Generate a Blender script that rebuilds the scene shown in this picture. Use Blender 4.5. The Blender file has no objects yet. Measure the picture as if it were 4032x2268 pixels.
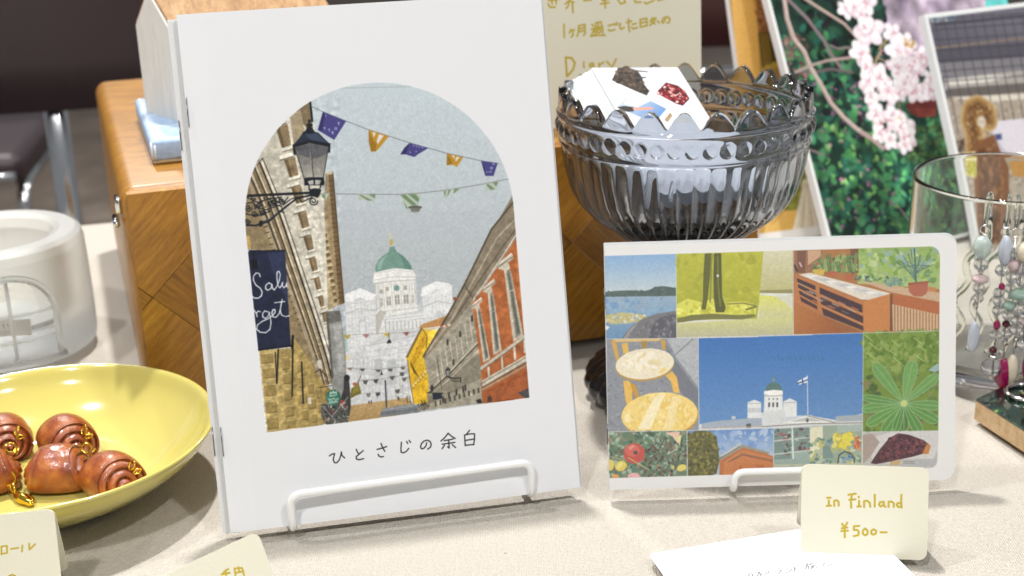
import bpy, bmesh, math, random
import numpy as np
from mathutils import Matrix, Vector

S = bpy.context.scene
COL = S.collection
R = math.radians

# ------------------------------------------------------------------ camera
cam_d = bpy.data.cameras.new('camera'); cam = bpy.data.objects.new('camera', cam_d); COL.objects.link(cam)
PITCH, ROLL = .3487, -.0299
f_ = Vector((0, math.cos(PITCH), -math.sin(PITCH))); u0 = Vector((0, math.sin(PITCH), math.cos(PITCH))); r0 = Vector((1, 0, 0))
r_ = r0*math.cos(ROLL) + u0*math.sin(ROLL); u_ = u0*math.cos(ROLL) - r0*math.sin(ROLL)
cam.matrix_world = Matrix(((r_.x, u_.x, -f_.x, 0), (r_.y, u_.y, -f_.y, 0), (r_.z, u_.z, -f_.z, .2838), (0, 0, 0, 1)))
cam_d.sensor_width = 36; cam_d.lens = 47.715; cam_d.clip_start = .02; cam_d.clip_end = 30
cam_d.dof.use_dof = True; cam_d.dof.focus_distance = .545; cam_d.dof.aperture_fstop = 13
S.camera = cam

# ------------------------------------------------------------------ light
world = bpy.data.worlds.new('World'); S.world = world; world.use_nodes = True
bg = world.node_tree.nodes['Background']; bg.inputs[0].default_value = (.93, .96, 1, 1); bg.inputs[1].default_value = .2

def overhead_lamp(x, y, z, power, radius, aim, col=(1, .975, .955)):
    d = bpy.data.lights.new('overhead_disk', 'AREA'); d.shape = 'DISK'; d.size = radius*2; d.energy = power; d.color = col
    o = bpy.data.objects.new('overhead_disk', d); COL.objects.link(o); o.location = (x, y, z)
    o.rotation_euler = (Vector(aim)-Vector((x, y, z))).to_track_quat('-Z', 'Y').to_euler()
AIM = (0, .55, 0)
overhead_lamp(-.85, .62, 1.75, 9, .045, AIM)
overhead_lamp(-.50, -.70, 1.75, 15, .06, AIM)
overhead_lamp(-.12, 1.06, 1.75, 26, .035, AIM)
overhead_lamp(.85, -.45, 1.8, 12, .05, AIM)
overhead_lamp(-1.2, 3.2, 2.2, 45, .08, (-1.2, 3.2, 0))  # unseen lamp, added to brighten the far floor on the left
overhead_lamp(1.2, 3.4, 2.2, 40, .08, (1.2, 3.4, 0))  # its added partner, lifts the floor at the far right

S.view_settings.view_transform = 'Standard'; S.view_settings.look = 'None'; S.view_settings.exposure = .36; S.view_settings.gamma = 1
S.render.engine = 'CYCLES'
S.cycles.use_denoising = True; S.cycles.max_bounces = 12; S.cycles.transmission_bounces = 12; S.cycles.sample_clamp_indirect = 4
S.cycles.blur_glossy = .3

# ------------------------------------------------------------------ materials
def lin(c):
    c = np.asarray(c, float); return np.where(c <= .04045, c/12.92, ((c+.055)/1.055)**2.4)
def hexc(h): return np.array([int(h[i:i+2], 16) for i in (0, 2, 4)])/255.
def rgba(h): return (*[float(v) for v in lin(hexc(h))], 1)

class NT:
    def __init__(s, name):
        s.m = bpy.data.materials.new(name); s.m.use_nodes = True; s.t = s.m.node_tree; s.n = s.t.nodes; s.l = s.t.links
        s.b = s.n['Principled BSDF']
    def new(s, t, **kw):
        n = s.n.new(t)
        for k, v in kw.items():
            if k.startswith('i_'):
                n.inputs[int(k[2:])].default_value = v
            else: setattr(n, k, v)
        return n
    def set(s, **kw):
        for k, v in kw.items(): s.b.inputs[k.replace('_', ' ')].default_value = v
        return s
    def link(s, a, b): s.l.new(a, b)
    def coord(s, out='Object', scale=(1, 1, 1), rot=(0, 0, 0)):
        c = s.new('ShaderNodeTexCoord'); m = s.new('ShaderNodeMapping'); m.inputs['Scale'].default_value = scale; m.inputs['Rotation'].default_value = rot
        s.link(c.outputs[out], m.inputs[0]); return m.outputs[0]
    def noise(s, vec, scale, detail=4, rough=.5):
        n = s.new('ShaderNodeTexNoise'); n.inputs['Scale'].default_value = scale; n.inputs['Detail'].default_value = detail; n.inputs['Roughness'].default_value = rough
        if vec is not None: s.link(vec, n.inputs['Vector'])
        return n
    def ramp(s, fac, stops):
        r = s.new('ShaderNodeValToRGB'); e = r.color_ramp.elements
        while len(e) < len(stops): e.new(.5)
        for el, (p, c) in zip(e, stops): el.position = p; el.color = c if not isinstance(c, str) else rgba(c)
        s.link(fac, r.inputs[0]); return r
    def bump(s, height, strength, dist):
        b = s.new('ShaderNodeBump'); b.inputs['Strength'].default_value = strength; b.inputs['Distance'].default_value = dist
        s.link(height, b.inputs['Height']); s.link(b.outputs[0], s.b.inputs['Normal']); return b

def plain(name, col, rough=.5, **kw):
    t = NT(name); t.set(Base_Color=rgba(col) if isinstance(col, str) else col, Roughness=rough, **kw); return t.m

def paper(name, col, rough=.6, grain=1800, strength=.15, stretch=(1, 1, 1)):
    t = NT(name); v = t.coord('Object', stretch); n = t.noise(v, grain, 3)
    r = t.ramp(n.outputs[0], [(.25, tuple(c*.95 for c in col[:3])+(1,)), (.75, col)])
    t.link(r.outputs[0], t.b.inputs['Base Color']); t.set(Roughness=rough); t.b.inputs['Specular IOR Level'].default_value = .25
    t.bump(n.outputs[0], strength, .0003); return t.m

def printed(name, img, rough=.45, grain=2500, strength=.1, spec=.3, coat=0):
    t = NT(name); uv = t.new('ShaderNodeUVMap'); i = t.new('ShaderNodeTexImage'); i.image = img; i.interpolation = 'Cubic'; i.extension = 'EXTEND'
    t.link(uv.outputs[0], i.inputs[0]); t.link(i.outputs[0], t.b.inputs['Base Color']); t.set(Roughness=rough)
    t.b.inputs['Specular IOR Level'].default_value = spec; t.b.inputs['Coat Weight'].default_value = coat; t.b.inputs['Coat Roughness'].default_value = .15
    n = t.noise(t.coord('Object'), grain, 3); t.bump(n.outputs[0], strength, .0002); return t.m

def glass(name, col, rough=0., ior=1.47, **kw):
    t = NT(name); t.set(Base_Color=col, Roughness=rough, IOR=ior); t.b.inputs['Transmission Weight'].default_value = 1
    for k, v in kw.items(): t.b.inputs[k.replace('_', ' ')].default_value = v
    return t.m

def wood(name, dark, mid, light, rot, scale=(14, 90, 14), rough=.32, coat=.35):
    t = NT(name); v = t.coord('Object', (1, 1, 1), rot); mp = t.new('ShaderNodeMapping'); mp.inputs['Scale'].default_value = scale; t.link(v, mp.inputs[0])
    n = t.noise(mp.outputs[0], 4, 8, .62); n2 = t.noise(mp.outputs[0], 22, 4, .7)
    mx = t.new('ShaderNodeMix', data_type='FLOAT'); mx.inputs[0].default_value = .4; t.link(n.outputs[0], mx.inputs[2]); t.link(n2.outputs[0], mx.inputs[3])
    r = t.ramp(mx.outputs[0], [(.32, dark), (.5, mid), (.68, light)]); t.link(r.outputs[0], t.b.inputs['Base Color'])
    t.set(Roughness=rough); t.b.inputs['Coat Weight'].default_value = coat; t.b.inputs['Coat Roughness'].default_value = .2
    t.bump(n2.outputs[0], .12, .0005); return t.m

M = {}
M['white_paper'] = paper('white_paper', rgba('e6e8ea'), .6, 1500, .1)
M['page_edge'] = paper('page_edge', rgba('dfe0e0'), .7, 900, .1)
M['tracing'] = paper('tracing_paper', rgba('e9e9e8'), .4, 900, .08)
M['cream_card'] = paper('cream_card', rgba('e6e3cf'), .8, 700, .5, (1, .45, 1))
M['white_enamel'] = plain('white_enamel', 'eef0f0', .25, Coat_Weight=.5)
M['staple'] = plain('staple_wire', '8a8c90', .3, Metallic=1.)
M['chrome'] = plain('chrome', 'd8dadc', .12, Metallic=1.)
M['silver'] = plain('silver', 'dcdad6', .16, Metallic=1.)
M['gold'] = plain('gold_plate', 'e8c24a', .14, Metallic=1.)
M['smoke_glass'] = glass('smoke_glass', (.46, .50, .57, 1), 0, 1.5)
M['black_glass'] = glass('dark_glass', (.05, .055, .075, 1), 0.02, 1.5)
M['clear_glass'] = glass('clear_glass', (.97, .985, .98, 1), 0, 1.45)
M['frosted'] = glass('frosted_glass', (.95, .97, .955, 1), .42, 1.3); M['frosted'].node_tree.nodes['Principled BSDF'].inputs['Transmission Weight'].default_value = .78
M['window_glass'] = glass('pressed_glass', (.96, .97, .96, 1), .04, 1.45)
M['resin'] = glass('clear_resin', (.93, .93, .87, 1), .02, 1.42)
WD, WM_, WL = rgba('744a0e'), rgba('a26e1c'), rgba('c08c2e')
M['wood_top'] = wood('walnut_top', rgba('72490f'), rgba('96671e'), rgba('b08232'), (0, 0, 0), (12, 80, 12), .4, .12)
M['wood_rise'] = wood('veneer_rising', WD, WM_, WL, (0, R(45), 0), (10, 10, 110))
M['wood_fall'] = wood('veneer_falling', rgba('64400c'), rgba('90601a'), rgba('ac7826'), (0, R(-45), 0), (10, 10, 110))
M['inlay'] = plain('inlay_strip', 'a87c4c', .4)
M['pale_wood'] = wood('pale_wood', rgba('a08058'), rgba('c4a67c'), rgba('d6bd98'), (0, 0, 0), (8, 60, 60), .55, 0)
M['roof_wood'] = wood('house_roof_wood', rgba('7a5436'), rgba('b08a60'), rgba('cfae84'), (0, 0, R(30)), (20, 60, 20), .5, 0)
M['white_wash'] = wood('whitewashed_wood', rgba('cfccc6'), rgba('dedcd8'), rgba('e6e5e2'), (0, 0, 0), (90, 90, 9), .6, 0)
M['seat_leather'] = plain('brown_leather', '33262a', .42)
M['maroon'] = plain('maroon_leather', '3c1c1c', .4)
M['black_metal'] = plain('black_metal', '141417', .4)

# yellow glaze
t = NT('yellow_glaze'); t.set(Base_Color=rgba('cabe68'), Roughness=.12); t.b.inputs['Coat Weight'].default_value = .6; t.b.inputs['Coat Roughness'].default_value = .04
n = t.noise(t.coord('Object'), 60, 3); t.bump(n.outputs[0], .04, .001); M['yellow'] = t.m
# pale blue glazed brick
t = NT('pale_blue_paint'); n = t.noise(t.coord('Object'), 300, 4); rr_ = t.ramp(n.outputs[0], [(.3, '90a9c8'), (.7, 'a9c0da')]); t.link(rr_.outputs[0], t.b.inputs['Base Color']); t.set(Roughness=.45); t.bump(n.outputs[0], .35, .001); M['pale_blue'] = t.m
M['white_line'] = plain('white_edge_paint', 'e6ebf2', .5)
# bun: grooves keep darker paint
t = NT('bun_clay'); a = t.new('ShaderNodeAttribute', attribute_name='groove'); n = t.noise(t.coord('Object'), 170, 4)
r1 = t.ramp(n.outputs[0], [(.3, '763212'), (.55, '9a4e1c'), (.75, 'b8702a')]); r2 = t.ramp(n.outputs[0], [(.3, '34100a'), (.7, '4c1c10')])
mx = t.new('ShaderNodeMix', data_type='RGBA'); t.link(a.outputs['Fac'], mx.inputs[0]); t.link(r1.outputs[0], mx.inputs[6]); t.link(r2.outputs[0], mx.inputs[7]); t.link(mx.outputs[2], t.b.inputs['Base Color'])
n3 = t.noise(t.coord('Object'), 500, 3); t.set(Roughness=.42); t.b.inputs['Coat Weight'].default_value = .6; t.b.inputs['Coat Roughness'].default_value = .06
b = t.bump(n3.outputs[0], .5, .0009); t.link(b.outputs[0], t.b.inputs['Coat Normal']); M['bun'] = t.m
# canvas cloth
t = NT('canvas_cloth'); v = t.coord('Object', (1, 1, 1), (0, 0, R(14)))
w1 = t.new('ShaderNodeTexWave'); w1.bands_direction = 'X'; w1.inputs['Scale'].default_value = 320; w1.inputs['Distortion'].default_value = 1.2; w1.inputs['Detail Scale'].default_value = 60; t.link(v, w1.inputs[0])
w2 = t.new('ShaderNodeTexWave'); w2.bands_direction = 'Y'; w2.inputs['Scale'].default_value = 320; w2.inputs['Distortion'].default_value = 1.2; w2.inputs['Detail Scale'].default_value = 60; t.link(v, w2.inputs[0])
mm = t.new('ShaderNodeMath', operation='MULTIPLY'); t.link(w1.outputs[1], mm.inputs[0]); t.link(w2.outputs[1], mm.inputs[1])
nz = t.noise(v, 900, 3); ad = t.new('ShaderNodeMath', operation='ADD'); t.link(mm.outputs[0], ad.inputs[0]); t.link(nz.outputs[0], ad.inputs[1])
cr = t.ramp(ad.outputs[0], [(.3, 'b8b0a4'), (.62, 'cdc6ba'), (1., 'd9d3c8')])
vo = t.new('ShaderNodeTexVoronoi'); vo.inputs['Scale'].default_value = 95; vo.inputs['Randomness'].default_value = 1; t.link(v, vo.inputs['Vector'])
sp = t.ramp(vo.outputs['Distance'], [(.035, (0, 0, 0, 1)), (.06, (1, 1, 1, 1))])
wn = t.new('ShaderNodeTexWhiteNoise'); t.link(vo.outputs['Position'], wn.inputs[0]); gt = t.new('ShaderNodeMath', operation='LESS_THAN'); gt.inputs[1].default_value = .86; t.link(wn.outputs[0], gt.inputs[0])
mxs = t.new('ShaderNodeMath', operation='MAXIMUM'); t.link(sp.outputs[0], mxs.inputs[0]); t.link(gt.outputs[0], mxs.inputs[1])
mc = t.new('ShaderNodeMix', data_type='RGBA'); mc.inputs[6].default_value = rgba('6e6254'); t.link(mxs.outputs[0], mc.inputs[0]); t.link(cr.outputs[0], mc.inputs[7]); t.link(mc.outputs[2], t.b.inputs['Base Color'])
t.set(Roughness=.9); t.b.inputs['Specular IOR Level'].default_value = .15; t.bump(ad.outputs[0], .8, .0006); M['cloth'] = t.m
# floor
t = NT('floor_carpet'); n = t.noise(t.coord('Object'), 3.5, 4); r1 = t.ramp(n.outputs[0], [(.35, '463c34'), (.6, '62564a'), (.75, '7c7166')]); t.link(r1.outputs[0], t.b.inputs['Base Color']); t.set(Roughness=.6); M['floor'] = t.m
def bead(name, col, rough=.08, trans=.6): 
    t = NT(name); t.set(Base_Color=rgba(col), Roughness=rough); t.b.inputs['Transmission Weight'].default_value = trans; t.b.inputs['Coat Weight'].default_value = .6; t.b.inputs['Coat Roughness'].default_value = .04; return t.m
M['b_clear'] = bead('crystal_bead', 'f4f4f6', .02, .95); M['b_mint'] = bead('pale_mint_bead', 'dcebe6', .12, .6); M['b_opal'] = bead('opal_bead', 'd8e0ee', .1, .45)
M['b_pink'] = bead('rose_bead', 'efd9da', .15, .55); M['b_magenta'] = bead('magenta_bead', 'a8105c', .1, .4); M['b_green'] = bead('mint_green_bead', 'bcdccc', .12, .6); M['b_cream'] = bead('cream_bead', 'e6dcc4', .25, .2); M['b_wine'] = bead('wine_bead', '5c1424', .1, .5)

# ------------------------------------------------------------------ print painter: fills flat pictures for the printed sheets
class Canvas:
    def __init__(s, wmm, hmm, res, base):
        s.w, s.h, s.k = int(wmm*res), int(hmm*res), res/10.
        s.a = np.empty((s.h, s.w, 3), np.float32); s.a[:] = hexc(base); s.mask = None
    def cover(s, pts):
        P = np.array(pts, float).reshape(-1, 2)*s.k; SS = 3
        x0, y0 = np.floor(P.min(0)).astype(int); x1, y1 = np.ceil(P.max(0)).astype(int)+1
        x0 = max(x0, 0); y0 = max(y0, 0); x1 = min(x1, s.w); y1 = min(y1, s.h)
        if x1 <= x0 or y1 <= y0: return None
        A, B = P, np.roll(P, -1, 0); W = x1-x0
        out = np.zeros((y1-y0, W+2), np.float32)
        for j in range(y0, y1):
            for q in range(SS):
                y = j+(q+.5)/SS
                m = (A[:, 1] <= y) != (B[:, 1] <= y)
                if not m.any(): continue
                a, b = A[m], B[m]; xs = np.sort(a[:, 0]+(y-a[:, 1])/(b[:, 1]-a[:, 1])*(b[:, 0]-a[:, 0]))-x0
                row = out[j-y0]
                for l, r in zip(xs[0::2], xs[1::2]):
                    l = min(max(l, 0), W); r = min(max(r, 0), W)
                    if r <= l: continue
                    for v, sg in ((l, 1), (r, -1)):
                        i = int(v); fr = v-i; row[i] += sg*(1-fr); row[i+1] += sg*fr
        return x0, y0, x1, y1, np.clip(np.cumsum(out, 1)[:, :W]/SS, 0, 1)
    def blend(s, reg, col):
        x0, y0, x1, y1, al = reg
        if s.mask is not None: al = al*s.mask[y0:y1, x0:x1]
        v = s.a[y0:y1, x0:x1]; v += (col-v)*al[..., None]
    def stroke(s, col, w, pts):
        P = np.array(pts, float).reshape(-1, 2)*s.k; hw = max(w*s.k/2, .35); pad = hw+1.5
        x0, y0 = np.floor(P.min(0)-pad).astype(int); x1, y1 = np.ceil(P.max(0)+pad).astype(int)+1
        x0 = max(x0, 0); y0 = max(y0, 0); x1 = min(x1, s.w); y1 = min(y1, s.h)
        if x1 <= x0 or y1 <= y0: return
        al = np.zeros((y1-y0, x1-x0), np.float32)
        for a, b in zip(P[:-1], P[1:]):
            u0, v0 = np.floor(np.minimum(a, b)-pad).astype(int); u1, v1 = np.ceil(np.maximum(a, b)+pad).astype(int)+1
            u0 = max(u0, x0); v0 = max(v0, y0); u1 = min(u1, x1); v1 = min(v1, y1)
            if u1 <= u0 or v1 <= v0: continue
            X = np.arange(u0, u1)+.5; Y = (np.arange(v0, v1)+.5)[:, None]; d = b-a; L2 = max(d@d, 1e-9)
            tt = np.clip(((X-a[0])*d[0]+(Y-a[1])*d[1])/L2, 0, 1)
            ds = np.hypot(X-a[0]-tt*d[0], Y-a[1]-tt*d[1])
            sub = al[v0-y0:v1-y0, u0-x0:u1-x0]; np.maximum(sub, np.clip(hw+.5-ds, 0, 1), out=sub)
        s.blend((x0, y0, x1, y1, al), hexc(col))
    def spot(s, col, cx, cy, rx, ry, ang, soft=False):
        c, sn = math.cos(ang), math.sin(ang); pad = max(rx, ry)+1
        x0 = max(int(cx-pad), 0); x1 = min(int(cx+pad)+2, s.w); y0 = max(int(cy-pad), 0); y1 = min(int(cy+pad)+2, s.h)
        if x1 <= x0 or y1 <= y0: return
        X = np.arange(x0, x1)+.5-cx; Y = (np.arange(y0, y1)+.5-cy)[:, None]
        d = np.sqrt(((X*c+Y*sn)/rx)**2+((Y*c-X*sn)/ry)**2)
        s.blend((x0, y0, x1, y1, np.clip((1.08-d)*3.2, 0, .9) if soft else np.clip((1.-d)*min(rx, ry)+.5, 0, 1)), col)
    def noise(s, h, w, size, rng):
        g = rng.standard_normal((int(h/size)+3, int(w/size)+3)); yy = np.arange(h)/size; xx = np.arange(w)/size
        iy = yy.astype(int); ix = xx.astype(int); fy = (yy-iy)[:, None]; fx = xx-ix
        g0 = g[iy][:, ix]*(1-fx)+g[iy][:, ix+1]*fx; g1 = g[iy+1][:, ix]*(1-fx)+g[iy+1][:, ix+1]*fx
        return g0*(1-fy)+g1*fy
    def soft(s, sg):
        r = max(1, int(sg*3)); k = np.exp(-.5*(np.arange(-r, r+1)/sg)**2); k /= k.sum()
        b = s.a
        for ax in (0, 1):
            o = np.zeros_like(b); p = np.pad(b, [(r, r) if i == ax else (0, 0) for i in range(3)], 'edge')
            for i, kv in enumerate(k): o += kv*(p[i:i+b.shape[0]] if ax == 0 else p[:, i:i+b.shape[1]])
            b = o
        if s.mask is None: s.a = b
        else: s.a += (b-s.a)*s.mask[..., None]
    def run(s, cmds):
        for c in cmds:
            o = c[0]
            if o == 'p':
                r = s.cover(c[2]); 
                if r: s.blend(r, hexc(c[1]))
            elif o == 'g':
                r = s.cover(c[4])
                if r:
                    x0, y0, x1, y1, al = r; g = np.array(c[3], float)*s.k; d = g[2:]-g[:2]
                    tt = np.clip(((np.arange(x0, x1)+.5-g[0])*d[0]+((np.arange(y0, y1)+.5-g[1])*d[1])[:, None])/(d@d), 0, 1)[..., None]
                    s.blend(r, hexc(c[1])*(1-tt)+hexc(c[2])*tt)
            elif o == 's': s.stroke(c[1], c[2], c[3])
            elif o == 'b':
                r = s.cover(c[6])
                if not r: continue
                x0, y0, x1, y1, al = r; rng = np.random.default_rng(c[1]); ok = np.argwhere(al > .5); cols = [hexc(h) for h in c[5].split()]
                if not len(ok): continue
                for i in range(c[2]):
                    y, x = ok[rng.integers(len(ok))]; q = rng.uniform(c[3], c[4])*s.k
                    s.spot(cols[rng.integers(len(cols))], x+x0, y+y0, max(q, .6), max(q*rng.uniform(.4, .8), .5), rng.uniform(0, 3.14), True)
            elif o == 'n':
                r = s.cover(c[3]); x0, y0, x1, y1, al = r
                if s.mask is not None: al = al*s.mask[y0:y1, x0:x1]
                s.a[y0:y1, x0:x1] *= (1+al*c[1]*s.noise(y1-y0, x1-x0, c[2], np.random.default_rng(7)))[..., None]
            elif o == 'fl':
                rng = np.random.default_rng(c[4]); cx, cy, r = c[1]*s.k, c[2]*s.k, c[3]*s.k; a0 = rng.uniform(0, 6.3); sq = rng.uniform(.55, 1.); ta = rng.uniform(0, 3.14)
                cols = [hexc(h) for h in ('ece0e5', 'dcc8d0', 'f6f0f2', 'e6d6dc')]
                for i in range(5):
                    a = a0+i*1.2566; dx, dy = math.cos(a)*r*.52, math.sin(a)*r*.52*sq; px, py = cx+dx*math.cos(ta)-dy*math.sin(ta), cy+dx*math.sin(ta)+dy*math.cos(ta)
                    s.spot(cols[rng.integers(4)], px, py, r*.5, r*.36, math.atan2(py-cy, px-cx)); s.spot(cols[2], px+r*.08, py+r*.1, r*.3, r*.2, a)
                s.spot(hexc('d0a0a8'), cx, cy, r*.13, r*.13, 0)
                for i in range(4):
                    a = rng.uniform(0, 6.3); s.spot(hexc('b87c86'), cx+math.cos(a)*r*.24, cy+math.sin(a)*r*.24, max(r*.05, .6), max(r*.05, .6), 0)
            elif o == 'c':
                s.mask = None
                if c[1]:
                    r = s.cover(c[1]); s.mask = np.zeros((s.h, s.w), np.float32); s.mask[r[1]:r[3], r[0]:r[2]] = r[4]
            elif o == 'f': s.soft(c[1])
            elif o == 'vp': s.blend((lambda r: (*r[:4], r[4]*c[1]))(s.cover(c[3])), hexc(c[2]))
            elif o == 'v': s.a += (hexc(c[2])-s.a)*c[1]*(1 if s.mask is None else s.mask[..., None])
        return s
    def image(s, name):
        im = bpy.data.images.new(name, s.w, s.h); px = np.ones((s.h, s.w, 4), np.float32); px[..., :3] = np.clip(s.a, 0, 1)
        im.pixels.foreach_set(px.ravel()); im.update(); im.pack(); return im
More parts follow.
